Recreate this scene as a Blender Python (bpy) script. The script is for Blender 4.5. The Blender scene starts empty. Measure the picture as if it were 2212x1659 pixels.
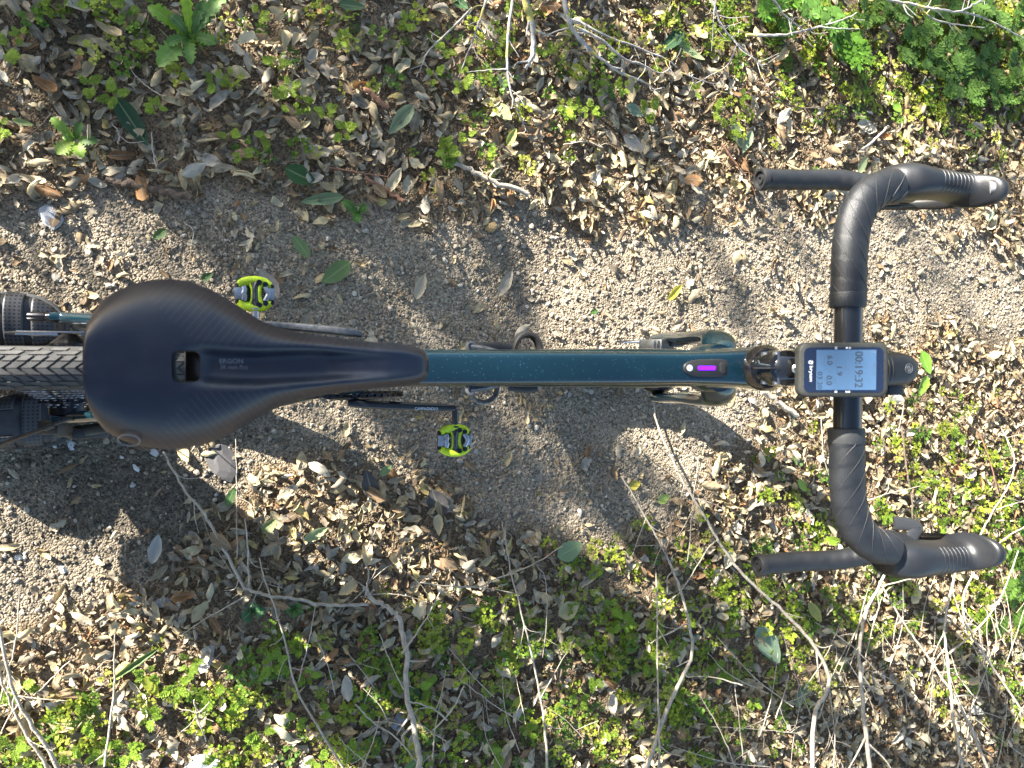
import bpy, bmesh, math, random
import numpy as np
from mathutils import Vector, Matrix, Euler

random.seed(7)
rng = np.random.default_rng(11)
scene = bpy.context.scene
COL = scene.collection

# ------------------------------------------------------------------ camera
CAM_Z, TILT, FPX = 1.58, math.radians(18.0), 1580.0     # focal length in units of a 2212 px wide picture
ROLL = math.atan(34.5 / FPX)
ct, st, cr, sr = math.cos(TILT), math.sin(TILT), math.cos(ROLL), math.sin(ROLL)
D0, RIGHT, U0 = Vector((st, 0, -ct)), Vector((ct, 0, st)), Vector((0, 1, 0))
FWD = D0 * cr - U0 * sr
UP = U0 * cr + D0 * sr
EYE = Vector((0, 0, CAM_Z))
cam_data = bpy.data.cameras.new('camera')
cam_data.sensor_width = 36.0
cam_data.lens = 36.0 * FPX / 2212.0
cam_data.clip_start, cam_data.clip_end = 0.02, 300.0
cam_data.dof.use_dof = True
cam_data.dof.focus_distance = 1.45
cam_data.dof.aperture_fstop = 10.0
cam = bpy.data.objects.new('camera', cam_data)
COL.objects.link(cam)
cam.matrix_world = Matrix(((RIGHT.x, UP.x, -FWD.x, EYE.x), (RIGHT.y, UP.y, -FWD.y, EYE.y), (RIGHT.z, UP.z, -FWD.z, EYE.z), (0, 0, 0, 1)))
scene.camera = cam

# ------------------------------------------------------------------ sky, sun, exposure
SUN_TO = Vector((-2.0, 1.9, 1.0)).normalized()
world = bpy.data.worlds.new('World')
scene.world = world
world.use_nodes = True
wn = world.node_tree.nodes
wn.clear()
sky = wn.new('ShaderNodeTexSky')
sky.sky_type = 'NISHITA'
sky.sun_disc = False
sky.sun_elevation = math.asin(SUN_TO.z)
sky.sun_rotation = math.atan2(SUN_TO.x, SUN_TO.y)
bg = wn.new('ShaderNodeBackground')
bg.inputs['Strength'].default_value = 0.065
wo = wn.new('ShaderNodeOutputWorld')
world.node_tree.links.new(sky.outputs[0], bg.inputs[0])
world.node_tree.links.new(bg.outputs[0], wo.inputs[0])
sun_data = bpy.data.lights.new('sun', 'SUN')
sun_data.energy = 5.0
sun_data.angle = math.radians(0.5)
sun_data.color = (1.0, 0.95, 0.86)
sun = bpy.data.objects.new('sun', sun_data)
COL.objects.link(sun)
sun.rotation_euler = (-SUN_TO).to_track_quat('-Z', 'Y').to_euler()
vs = scene.view_settings
vs.view_transform = 'Standard'
vs.look = 'None'
vs.gamma = 1.0
vs.use_curve_mapping = False
vs.exposure = 2.5


# ------------------------------------------------------------------ helpers
def U(px, py, z):
    """world point at height z seen at (px, py) of a 2212 x 1659 picture"""
    d = FWD + RIGHT * ((px - 1106) / FPX) + UP * ((829.5 - py) / FPX)
    k = (z - CAM_Z) / d.z
    return EYE + d * k


def PX(x, y, z):
    """numpy: picture position of world points"""
    q = [x - EYE.x, y - EYE.y, z - EYE.z]
    w = q[0] * FWD.x + q[1] * FWD.y + q[2] * FWD.z
    a = q[0] * RIGHT.x + q[1] * RIGHT.y + q[2] * RIGHT.z
    b = q[0] * UP.x + q[1] * UP.y + q[2] * UP.z
    return 1106 + FPX * a / w, 829.5 - FPX * b / w


def vnoise(x, y, seed=0):
    xi, yi = np.floor(x).astype(np.int64), np.floor(y).astype(np.int64)
    xf, yf = x - xi, y - yi
    xf, yf = xf * xf * (3 - 2 * xf), yf * yf * (3 - 2 * yf)

    def h(a, b):
        n = (a * 374761393 + b * 668265263 + seed * 2147483647) & 0xFFFFFFFF
        n = ((n ^ (n >> 13)) * 1274126177) & 0xFFFFFFFF
        return ((n ^ (n >> 16)) & 0xFFFF) / 65535.0
    return (h(xi, yi) * (1 - xf) + h(xi + 1, yi) * xf) * (1 - yf) + (h(xi, yi + 1) * (1 - xf) + h(xi + 1, yi + 1) * xf) * yf


def in_poly(px, py, poly):
    ins = np.zeros(px.shape, bool)
    dist = np.full(px.shape, 1e9)
    n = len(poly)
    for i in range(n):
        x1, y1 = poly[i]
        x2, y2 = poly[(i + 1) % n]
        c = ((y1 > py) != (y2 > py)) & (px < (x2 - x1) * (py - y1) / ((y2 - y1) if y2 != y1 else 1e-9) + x1)
        ins ^= c
        dx, dy = x2 - x1, y2 - y1
        t = np.clip(((px - x1) * dx + (py - y1) * dy) / (dx * dx + dy * dy + 1e-9), 0, 1)
        dist = np.minimum(dist, np.hypot(px - x1 - t * dx, py - y1 - t * dy))
    return np.where(ins, dist, -dist)


PATH = [(-900, 500), (0, 450), (240, 425), (420, 445), (640, 440), (880, 470), (960, 440), (1120, 455), (1250, 475), (1480, 455),
        (1620, 420), (1760, 455), (1900, 430), (2030, 470), (2150, 560), (2330, 560), (2700, 480), (2700, 640), (2212, 745), (2100, 735), (1940, 720), (1800, 790),
        (1690, 850), (1620, 960), (1550, 1060), (1450, 1160), (1330, 1185), (1180, 1165), (1060, 1120), (960, 1060), (880, 985),
        (760, 975), (620, 1010), (540, 1080), (400, 1170), (330, 1270), (180, 1330), (0, 1365), (-900, 1500)]


def path_mask(x, y):
    px, py = PX(x, y, 0.0 * x)
    d = in_poly(px, py, PATH)
    d = d + 90 * (vnoise(x * 9, y * 9, 3) - .5) + 60 * (vnoise(x * 27, y * 27, 4) - .5)
    return np.clip(d / 50 + .5, 0, 1)


def gz(x, y):
    x, y = np.asarray(x, float), np.asarray(y, float)
    z = .030 * (vnoise(x * 2.3 + 5, y * 2.3, 1) - .5) + .014 * (vnoise(x * 7, y * 7, 2) - .5) + .006 * (vnoise(x * 22, y * 22, 8) - .5)
    near = np.exp(-((y / .10) ** 2))
    return z * (1 - .8 * near) - .004


def gz1(x, y):
    return float(gz(np.array([x]), np.array([y]))[0])


def G(px, py, dz=0.0):
    p = U(px, py, dz)
    return U(px, py, dz + gz1(p.x, p.y))


def link(o, parent=None):
    COL.objects.link(o)
    if parent is not None:
        o.parent = parent
    return o


def tag(o, label=None, cat=None, group=None, kind=None):
    if label: o['label'] = label
    if cat: o['category'] = cat
    if group: o['group'] = group
    if kind: o['kind'] = kind
    return o


def thing(name, label, cat, loc=(0, 0, 0), group=None):
    o = bpy.data.objects.new(name, None)
    o.empty_display_size = .05
    COL.objects.link(o)
    o.location = loc
    return tag(o, label, cat, group)


def root_loc(o):
    while o.parent is not None:
        o = o.parent
    return Vector(o.location)


def fast_mesh(name, V, F, col=None, smooth=False):
    """numpy mesh: V (n,3), F (m,k)"""
    me = bpy.data.meshes.new(name)
    V = np.asarray(V, np.float32)
    F = np.asarray(F, np.int32)
    m, k = F.shape
    me.vertices.add(len(V))
    me.vertices.foreach_set('co', V.ravel())
    me.loops.add(m * k)
    me.loops.foreach_set('vertex_index', F.ravel())
    me.polygons.add(m)
    me.polygons.foreach_set('loop_start', np.arange(0, m * k, k, dtype=np.int32))
    me.polygons.foreach_set('loop_total', np.full(m, k, np.int32))
    me.polygons.foreach_set('use_smooth', np.full(m, smooth))
    me.update(calc_edges=True)
    if col is not None:
        a = me.attributes.new('col', 'FLOAT_COLOR', 'POINT')
        a.data.foreach_set('color', np.asarray(col, np.float32).ravel())
    return me


class MB:
    """collects shapes in world coordinates; build() links them as ONE mesh object"""

    def __init__(self):
        self.v, self.f = [], []

    def add(self, vs_, fs):
        o = len(self.v)
        self.v += [tuple(p) for p in vs_]
        self.f += [tuple(i + o for i in q) for q in fs]
        return self

    def box(self, c, s, rot=None, bev=0.0):
        """box at c with full size s, rot a 3x3 Matrix; bev chamfers every edge"""
        c = Vector(c)
        bm = bmesh.new()
        bmesh.ops.create_cube(bm, size=1.0)
        for v in bm.verts:
            v.co = Vector((v.co.x * s[0], v.co.y * s[1], v.co.z * s[2]))
        if bev:
            bmesh.ops.bevel(bm, geom=list(bm.edges), offset=bev, segments=2, affect='EDGES', profile=.6)
        bm.verts.index_update()
        R = rot if rot is not None else Matrix.Identity(3)
        self.add([c + R @ v.co for v in bm.verts], [[v.index for v in f.verts] for f in bm.faces])
        bm.free()
        return self

    def loft(self, rings, cap0=True, cap1=True, closed=True):
        n = len(rings[0])
        vs_ = [p for r in rings for p in r]
        fs = []
        for i in range(len(rings) - 1):
            for j in range(n if closed else n - 1):
                k = (j + 1) % n
                fs.append((i * n + j, i * n + k, (i + 1) * n + k, (i + 1) * n + j))
        if closed and cap0: fs.append(tuple(range(n))[::-1])
        if closed and cap1: fs.append(tuple((len(rings) - 1) * n + j for j in range(n)))
        return self.add(vs_, fs)

    def tube(self, pts, rad, n=12, up=(0, 0, 1), flat=1.0, caps=True, rfun=None, round_end=0):
        """tube along pts, rad scalar or list (or list of (ra, rb)); ra along the side vector, rb along the normal"""
        pts = [Vector(p) for p in pts]
        m = len(pts)
        rings = []
        prev = None
        for i, p in enumerate(pts):
            t = (pts[min(i + 1, m - 1)] - pts[max(i - 1, 0)]).normalized()
            if prev is None:
                u = Vector(up)
                if abs(u.dot(t)) > .95: u = Vector((0, 1, 0)) if abs(t.y) < .9 else Vector((1, 0, 0))
                s = t.cross(u).normalized()
            else:
                s = (prev - t * prev.dot(t)).normalized()
            prev = s
            nn = s.cross(t).normalized()
            r = rad[i] if isinstance(rad, (list, np.ndarray)) else rad
            ra, rb = r if isinstance(r, (tuple, list)) else (r, r * flat)
            ring = []
            for j in range(n):
                a = 2 * math.pi * j / n
                k = rfun(i, a) if rfun else 1.0
                ring.append(p + s * (math.cos(a) * ra * k) + nn * (math.sin(a) * rb * k))
            rings.append(ring)
        return self.loft(rings, caps, caps)

    def disc(self, c, axis, prof, n=48):
        """lathe about axis through c: prof is a list of (r, h); closed profile when first==last"""
        c, ax = Vector(c), Vector(axis).normalized()
        u = ax.orthogonal().normalized()
        w = ax.cross(u)
        rings = []
        for r, h in prof:
            rings.append([c + ax * h + (u * math.cos(2 * math.pi * j / n) + w * math.sin(2 * math.pi * j / n)) * max(r, 1e-5) for j in range(n)])
        capped = prof[0] != prof[-1]
        return self.loft(rings, capped, capped)

    def prism(self, outline, o, ex, ey, ez, h, bev=0.0):
        """2-D outline in the plane (ex, ey) at o, pulled up along ez by h, with the top edge drawn in by bev"""
        o, ex, ey, ez = Vector(o), Vector(ex), Vector(ey), Vector(ez)
        n = len(outline)
        cx = sum(p[0] for p in outline) / n
        cy = sum(p[1] for p in outline) / n

        def ring(k, inset):
            r = []
            for x, y in outline:
                dx, dy = x - cx, y - cy
                L = math.hypot(dx, dy) or 1
                f = max(0, (L - inset)) / L
                r.append(o + ex * (cx + dx * f) + ey * (cy + dy * f) + ez * k)
            return r
        rs = [ring(0, bev), ring(bev, 0), ring(h - bev, 0), ring(h - bev * .3, bev * .35), ring(h, bev)] if bev else [ring(0, 0), ring(h, 0)]
        return self.loft(rs)

    def mesh(self, name, off=(0, 0, 0), smooth=True, angle=35):
        off = Vector(off)
        me = bpy.data.meshes.new(name)
        me.from_pydata([Vector(p) - off for p in self.v], [], self.f)
        bm = bmesh.new()
        bm.from_mesh(me)
        bmesh.ops.recalc_face_normals(bm, faces=bm.faces)
        bm.to_mesh(me)
        bm.free()
        if smooth:
            me.polygons.foreach_set('use_smooth', np.ones(len(me.polygons), bool))
            me.set_sharp_from_angle(angle=math.radians(angle))
        return me

    def build(self, name, m, parent=None, smooth=True, angle=35, origin=None):
        if origin is None and parent is None and self.v:
            a = np.array([tuple(p) for p in self.v])
            origin = Vector((a[:, 0].mean(), a[:, 1].mean(), a[:, 2].min()))
        off = root_loc(parent) if parent is not None else Vector(origin or (0, 0, 0))
        me = self.mesh(name, off, smooth, angle)
        me.materials.append(m)
        o = bpy.data.objects.new(name, me)
        if parent is None: o.location = off
        return link(o, parent)


def rrect(w, h, r, n=6):
    out = []
    for cx, cy, a0 in ((w / 2 - r, h / 2 - r, 0), (-w / 2 + r, h / 2 - r, 90), (-w / 2 + r, -h / 2 + r, 180), (w / 2 - r, -h / 2 + r, 270)):
        for k in range(n + 1):
            a = math.radians(a0 + 90 * k / n)
            out.append((cx + r * math.cos(a), cy + r * math.sin(a)))
    return out


def spline(pts, n=8):
    """Catmull-Rom through pts"""
    P = [Vector(p) for p in pts]
    P = [P[0] * 2 - P[1]] + P + [P[-1] * 2 - P[-2]]
    out = []
    for i in range(1, len(P) - 2):
        for k in range(n):
            t = k / n
            a, b, c, d = P[i - 1], P[i], P[i + 1], P[i + 2]
            out.append(.5 * ((2 * b) + (c - a) * t + (2 * a - 5 * b + 4 * c - d) * t * t + (3 * b - a - 3 * c + d) * t ** 3))
    out.append(P[-2])
    return out


def evaluated(o):
    dg = bpy.context.evaluated_depsgraph_get()
    dg.update()
    return bpy.data.meshes.new_from_object(o.evaluated_get(dg))


def lettering(name, body, m, parent, c, right, up, w, h, lift=.0004, bold=0.0):
    """flat print: body fitted into a w x h box centred on c"""
    cu = bpy.data.curves.new(name, 'FONT')
    cu.body = body
    cu.offset = bold
    cu.resolution_u = 3
    to = bpy.data.objects.new(name, cu)
    COL.objects.link(to)
    me = evaluated(to)
    bpy.data.objects.remove(to)
    a = np.empty(len(me.vertices) * 3, np.float32)
    me.vertices.foreach_get('co', a)
    a = a.reshape(-1, 3)
    lo, hi = a.min(0), a.max(0)
    q = (a - (lo + hi) / 2) / np.maximum(hi - lo, 1e-6)
    R, P_ = np.array(Vector(right).normalized()), np.array(Vector(up).normalized())
    N = np.cross(R, P_)
    off = np.array(root_loc(parent))
    out = np.array(c) - off + np.outer(q[:, 0] * w, R) + np.outer(q[:, 1] * h, P_) + N * lift
    me.vertices.foreach_set('co', out.astype(np.float32).ravel())
    me.update()
    me.materials.clear()
    me.materials.append(m)
    o = bpy.data.objects.new(name, me)
    return link(o, parent)


# ------------------------------------------------------------------ materials
def mat(name, color, rough=.6, metal=0.0, var=0.0, vscale=40.0, bump=0.0, bscale=200.0, coat=0.0, spec=.5, color2=None, emit=None, detail=4.0):
    m = bpy.data.materials.new(name)
    m.use_nodes = True
    nt = m.node_tree
    b = nt.nodes['Principled BSDF']
    b.inputs['Base Color'].default_value = (*color, 1)
    b.inputs['Roughness'].default_value = rough
    b.inputs['Metallic'].default_value = metal
    b.inputs['Coat Weight'].default_value = coat
    b.inputs['Coat Roughness'].default_value = .06
    b.inputs['Specular IOR Level'].default_value = spec
    tc = nt.nodes.new('ShaderNodeTexCoord')
    if var or color2:
        n = nt.nodes.new('ShaderNodeTexNoise')
        n.inputs['Scale'].default_value = vscale
        n.inputs['Detail'].default_value = detail
        nt.links.new(tc.outputs['Object'], n.inputs['Vector'])
        r = nt.nodes.new('ShaderNodeValToRGB')
        c2 = color2 or tuple(c * (1 - var) for c in color)
        r.color_ramp.elements[0].position, r.color_ramp.elements[1].position = .35, .65
        r.color_ramp.elements[0].color = (*c2, 1)
        r.color_ramp.elements[1].color = (*color, 1)
        nt.links.new(n.outputs[0], r.inputs[0])
        nt.links.new(r.outputs[0], b.inputs['Base Color'])
    if bump:
        n = nt.nodes.new('ShaderNodeTexNoise')
        n.inputs['Scale'].default_value = bscale
        n.inputs['Detail'].default_value = 3
        nt.links.new(tc.outputs['Object'], n.inputs['Vector'])
        bp = nt.nodes.new('ShaderNodeBump')
        bp.inputs['Strength'].default_value = bump
        bp.inputs['Distance'].default_value = .002
        nt.links.new(n.outputs[0], bp.inputs['Height'])
        nt.links.new(bp.outputs[0], b.inputs['Normal'])
    if emit:
        b.inputs['Emission Color'].default_value = (*emit[0], 1)
        b.inputs['Emission Strength'].default_value = emit[1]
    return m


def attr_mat(name, rough=.75, translucent=.2, vein=True, tint=(1, 1, 1), spec=.3, mottle=.35, mscale=120.0, bump=.5):
    """colour from the 'col' attribute of the mesh, mottled; alpha of the attribute is the distance from a leaf's midrib"""
    m = bpy.data.materials.new(name)
    m.use_nodes = True
    nt = m.node_tree
    N, L = nt.nodes, nt.links
    b = N['Principled BSDF']
    at = N.new('ShaderNodeAttribute')
    at.attribute_name = 'col'
    tc = N.new('ShaderNodeTexCoord')
    no = N.new('ShaderNodeTexNoise')
    no.inputs['Scale'].default_value = mscale
    no.inputs['Detail'].default_value = 5
    L.new(tc.outputs['Object'], no.inputs['Vector'])
    mr = N.new('ShaderNodeMapRange')
    mr.inputs['From Min'].default_value, mr.inputs['From Max'].default_value = .3, .7
    mr.inputs['To Min'].default_value, mr.inputs['To Max'].default_value = 1 - mottle, 1 + mottle * .5
    L.new(no.outputs[0], mr.inputs['Value'])
    mx = N.new('ShaderNodeMix')
    mx.data_type = 'RGBA'
    mx.blend_type = 'MULTIPLY'
    mx.inputs['Factor'].default_value = 1
    L.new(at.outputs['Color'], mx.inputs['A'])
    L.new(mr.outputs[0], mx.inputs['B'])
    colout = mx.outputs['Result']
    if vein:
        vr = N.new('ShaderNodeMapRange')
        vr.inputs['From Min'].default_value, vr.inputs['From Max'].default_value = .03, .12
        vr.inputs['To Min'].default_value, vr.inputs['To Max'].default_value = .45, 0
        L.new(at.outputs['Alpha'], vr.inputs['Value'])
        m2 = N.new('ShaderNodeMix')
        m2.data_type = 'RGBA'
        L.new(vr.outputs[0], m2.inputs['Factor'])
        L.new(colout, m2.inputs['A'])
        m2.inputs['B'].default_value = (.42 * tint[0], .40 * tint[1], .27 * tint[2], 1)
        colout = m2.outputs['Result']
    L.new(colout, b.inputs['Base Color'])
    b.inputs['Roughness'].default_value = rough
    b.inputs['Specular IOR Level'].default_value = spec
    if bump:
        bp = N.new('ShaderNodeBump')
        bp.inputs['Strength'].default_value = bump
        bp.inputs['Distance'].default_value = .0015
        L.new(no.outputs[0], bp.inputs['Height'])
        L.new(bp.outputs[0], b.inputs['Normal'])
    if translucent:
        tr = N.new('ShaderNodeBsdfTranslucent')
        L.new(colout, tr.inputs['Color'])
        ms = N.new('ShaderNodeMixShader')
        ms.inputs[0].default_value = translucent
        L.new(b.outputs[0], ms.inputs[1])
        L.new(tr.outputs[0], ms.inputs[2])
        L.new(ms.outputs[0], N['Material Output'].inputs['Surface'])
    return m


M = {}
M['dry'] = attr_mat('dry_leaf', .78, .12, True, mottle=.4, mscale=90)
M['green'] = attr_mat('green_leaf', .5, .3, True, tint=(.9, 1.1, .7), mottle=.25, mscale=60, spec=.4)
M['cover'] = attr_mat('ground_cover_leaf', .6, .35, False, mottle=.2, mscale=60, bump=0)
M['stone'] = attr_mat('stone', .85, 0, False, mottle=.35, mscale=180, bump=.5)
M['frame'] = None
M['black_plastic'] = mat('black_plastic', (.018, .018, .019), .45, bump=.05, bscale=900)
M['black_gloss'] = mat('black_gloss', (.008, .008, .009), .10, coat=1.0)
M['carbon'] = mat('dark_carbon', (.013, .014, .016), .28, coat=.5)
M['bar_tape'] = mat('bar_tape', (.010, .0115, .0145), .44, color2=(.016, .0175, .020), vscale=45, bump=.25, bscale=1500, spec=.45)
M['tape_line'] = mat('tape_print_line', (.026, .027, .029), .55)
M['hood_rubber'] = mat('hood_rubber', (.0085, .010, .013), .40, color2=(.014, .015, .0175), vscale=35, bump=.10, bscale=1200)
M['tape_end'] = mat('tape_end_band', (.040, .041, .042), .6, var=.2, vscale=200)
M['grey_alloy'] = mat('grey_alloy', (.22, .22, .22), .42, .6, var=.4, vscale=120)
M['silver'] = mat('silver_steel', (.55, .55, .56), .3, 1.0, var=.3, vscale=400)
M['dark_steel'] = mat('dark_steel', (.06, .06, .065), .3, 1.0, var=.3, vscale=300)
M['neon'] = mat('neon_yellow_paint', (.60, .80, .015), .45, color2=(.42, .55, .04), vscale=130, spec=.4)
M['tyre'] = mat('tyre_rubber', (.045, .045, .045), .85, color2=(.03, .03, .03), vscale=60, bump=.2, bscale=700)
M['tread'] = mat('tread_rubber', (.080, .078, .075), .9, color2=(.05, .05, .05), vscale=50)
M['cloth'] = mat('dark_trousers', (.02, .022, .03), .9, var=.4, vscale=30, bump=.4, bscale=900)
M['shoe'] = mat('black_shoe_leather', (.03, .03, .033), .5, var=.4, vscale=60, bump=.25, bscale=500)
M['shoe_panel'] = None
M['sole'] = mat('shoe_sole', (.05, .05, .05), .8)
M['print_white'] = mat('white_print', (.62, .64, .66), .5)
M['print_grey'] = mat('grey_print', (.16, .17, .18), .5)
M['lcd_ink'] = mat('display_ink', (.03, .04, .055), .35)
M['lcd_grey'] = mat('display_fine_ink', (.10, .14, .20), .35)


def make_frame_paint():
    m = mat('teal_flake_paint', (.008, .045, .06), .32, .55, coat=1.0)
    nt = m.node_tree
    N, L = nt.nodes, nt.links
    b = N['Principled BSDF']
    tc = N.new('ShaderNodeTexCoord')
    vo = N.new('ShaderNodeTexVoronoi')
    vo.inputs['Scale'].default_value = 520
    L.new(tc.outputs['Object'], vo.inputs['Vector'])
    lt = N.new('ShaderNodeMath')
    lt.operation = 'LESS_THAN'
    lt.inputs[1].default_value = .22
    L.new(vo.outputs['Distance'], lt.inputs[0])
    sp = N.new('ShaderNodeSeparateColor')
    L.new(vo.outputs['Color'], sp.inputs[0])
    gt = N.new('ShaderNodeMath')
    gt.operation = 'GREATER_THAN'
    gt.inputs[1].default_value = .86
    L.new(sp.outputs[0], gt.inputs[0])
    mu = N.new('ShaderNodeMath')
    mu.operation = 'MULTIPLY'
    L.new(lt.outputs[0], mu.inputs[0])
    L.new(gt.outputs[0], mu.inputs[1])
    no = N.new('ShaderNodeTexNoise')
    no.inputs['Scale'].default_value = 9
    L.new(tc.outputs['Object'], no.inputs['Vector'])
    base = N.new('ShaderNodeMix')
    base.data_type = 'RGBA'
    L.new(no.outputs[0], base.inputs['Factor'])
    base.inputs['A'].default_value = (.003, .022, .042, 1)
    base.inputs['B'].default_value = (.005, .036, .046, 1)
    mx = N.new('ShaderNodeMix')
    mx.data_type = 'RGBA'
    L.new(mu.outputs[0], mx.inputs['Factor'])
    L.new(base.outputs['Result'], mx.inputs['A'])
    mx.inputs['B'].default_value = (.07, .18, .19, 1)
    L.new(mx.outputs['Result'], b.inputs['Base Color'])
    return m


M['frame'] = make_frame_paint()


def make_shoe_panel():
    m = mat('perforated_leather', (.036, .036, .04), .5)
    nt = m.node_tree
    N, L = nt.nodes, nt.links
    b = N['Principled BSDF']
    tc = N.new('ShaderNodeTexCoord')
    sc_ = N.new('ShaderNodeVectorMath')
    sc_.operation = 'SCALE'
    sc_.inputs['Scale'].default_value = 150
    L.new(tc.outputs['Object'], sc_.inputs[0])
    fr = N.new('ShaderNodeVectorMath')
    fr.operation = 'FRACTION'
    L.new(sc_.outputs[0], fr.inputs[0])
    sp = N.new('ShaderNodeSeparateXYZ')
    L.new(fr.outputs[0], sp.inputs[0])
    cb = N.new('ShaderNodeCombineXYZ')
    L.new(sp.outputs[0], cb.inputs[0])
    L.new(sp.outputs[1], cb.inputs[1])
    di = N.new('ShaderNodeVectorMath')
    di.operation = 'DISTANCE'
    di.inputs[1].default_value = (.5, .5, 0)
    L.new(cb.outputs[0], di.inputs[0])
    lt = N.new('ShaderNodeMath')
    lt.operation = 'LESS_THAN'
    lt.inputs[1].default_value = .27
    L.new(di.outputs['Value'], lt.inputs[0])
    mx = N.new('ShaderNodeMix')
    mx.data_type = 'RGBA'
    L.new(lt.outputs[0], mx.inputs['Factor'])
    mx.inputs['A'].default_value = (.038, .038, .042, 1)
    mx.inputs['B'].default_value = (.004, .004, .004, 1)
    L.new(mx.outputs['Result'], b.inputs['Base Color'])
    return m


M['shoe_panel'] = make_shoe_panel()


def make_saddle_mat():
    """matt black cover with fine diagonal lines printed on both wings"""
    m = mat('saddle_cover', (.005, .009, .021), .36, spec=.6)  # black cover; its navy tint stands in for reflected blue sky
    nt = m.node_tree
    N, L = nt.nodes, nt.links
    b = N['Principled BSDF']
    tc = N.new('ShaderNodeTexCoord')
    sp = N.new('ShaderNodeSeparateXYZ')
    L.new(tc.outputs['Object'], sp.inputs[0])

    def math_(op, a, bb=None, c=None):
        n = N.new('ShaderNodeMath')
        n.operation = op
        for i, q in enumerate((a, bb, c)):
            if q is None: continue
            if isinstance(q, (int, float)): n.inputs[i].default_value = q
            else: L.new(q, n.inputs[i])
        return n.outputs[0]
    ay = math_('ABSOLUTE', sp.outputs[1])
    t = math_('SUBTRACT', math_('MULTIPLY', sp.outputs[0], .80), math_('MULTIPLY', ay, .60))
    fr = math_('FRACT', math_('MULTIPLY', t, 1 / .0052))
    line = math_('LESS_THAN', fr, .13)
    mask = math_('MULTIPLY', math_('GREATER_THAN', math_('ADD', ay, sp.outputs[0]), -.040), math_('GREATER_THAN', ay, .0185))
    mask = math_('MULTIPLY', mask, math_('MULTIPLY', math_('GREATER_THAN', sp.outputs[0], -.100), math_('LESS_THAN', sp.outputs[0], .100)))
    fac = math_('MULTIPLY', line, mask)
    mx = N.new('ShaderNodeMix')
    mx.data_type = 'RGBA'
    L.new(fac, mx.inputs['Factor'])
    mx.inputs['A'].default_value = (.005, .009, .021, 1)
    mx.inputs['B'].default_value = (.026, .030, .042, 1)
    du = N.new('ShaderNodeTexNoise')
    du.inputs['Scale'].default_value = 38
    du.inputs['Detail'].default_value = 8
    du.inputs['Roughness'].default_value = .7
    L.new(tc.outputs['Object'], du.inputs['Vector'])
    dr = N.new('ShaderNodeMapRange')
    dr.inputs['From Min'].default_value, dr.inputs['From Max'].default_value = .48, .80
    dr.inputs['To Min'].default_value, dr.inputs['To Max'].default_value = 0, .22
    L.new(du.outputs[0], dr.inputs['Value'])
    m3 = N.new('ShaderNodeMix')
    m3.data_type = 'RGBA'
    L.new(dr.outputs[0], m3.inputs['Factor'])
    L.new(mx.outputs['Result'], m3.inputs['A'])
    m3.inputs['B'].default_value = (.06, .058, .055, 1)
    L.new(m3.outputs['Result'], b.inputs['Base Color'])
    rr = N.new('ShaderNodeMapRange')
    rr.inputs['From Min'].default_value, rr.inputs['From Max'].default_value = .35, .7
    rr.inputs['To Min'].default_value, rr.inputs['To Max'].default_value = .33, .48
    L.new(du.outputs[0], rr.inputs['Value'])
    L.new(rr.outputs[0], b.inputs['Roughness'])
    no = N.new('ShaderNodeTexNoise')
    no.inputs['Scale'].default_value = 1800
    L.new(tc.outputs['Object'], no.inputs['Vector'])
    bp = N.new('ShaderNodeBump')
    bp.inputs['Strength'].default_value = .12
    bp.inputs['Distance'].default_value = .001
    L.new(math_('SUBTRACT', no.outputs[0], math_('MULTIPLY', fac, .5)), bp.inputs['Height'])
    L.new(bp.outputs[0], b.inputs['Normal'])
    return m


M['saddle'] = make_saddle_mat()


def make_bark(name, c1, c2, lichen=None, sc=60):
    m = mat(name, c1, .9, color2=c2, vscale=sc, bump=.8, bscale=250)
    if lichen:
        nt = m.node_tree
        N, L = nt.nodes, nt.links
        b = N['Principled BSDF']
        src = b.inputs['Base Color'].links[0].from_socket
        no = N.new('ShaderNodeTexNoise')
        no.inputs['Scale'].default_value = 26
        no.inputs['Detail'].default_value = 5
        tc = [n for n in N if n.type == 'TEX_COORD'][0]
        L.new(tc.outputs['Object'], no.inputs['Vector'])
        r = N.new('ShaderNodeValToRGB')
        r.color_ramp.elements[0].position, r.color_ramp.elements[1].position = .58, .62
        L.new(no.outputs[0], r.inputs[0])
        mx = N.new('ShaderNodeMix')
        mx.data_type = 'RGBA'
        L.new(r.outputs[0], mx.inputs['Factor'])
        L.new(src, mx.inputs['A'])
        mx.inputs['B'].default_value = (*lichen, 1)
        L.new(mx.outputs['Result'], b.inputs['Base Color'])
    return m


M['bark_pale'] = make_bark('pale_twig_bark', (.44, .385, .305), (.30, .25, .19))
M['bark_grey'] = make_bark('grey_branch_bark', (.42, .40, .37), (.22, .20, .18), (.46, .40, .12))
M['bark_brown'] = make_bark('brown_stick_bark', (.17, .12, .085), (.07, .05, .035), sc=90)
M['bark_red'] = make_bark('reddish_bark', (.30, .15, .085), (.16, .08, .05))


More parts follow.
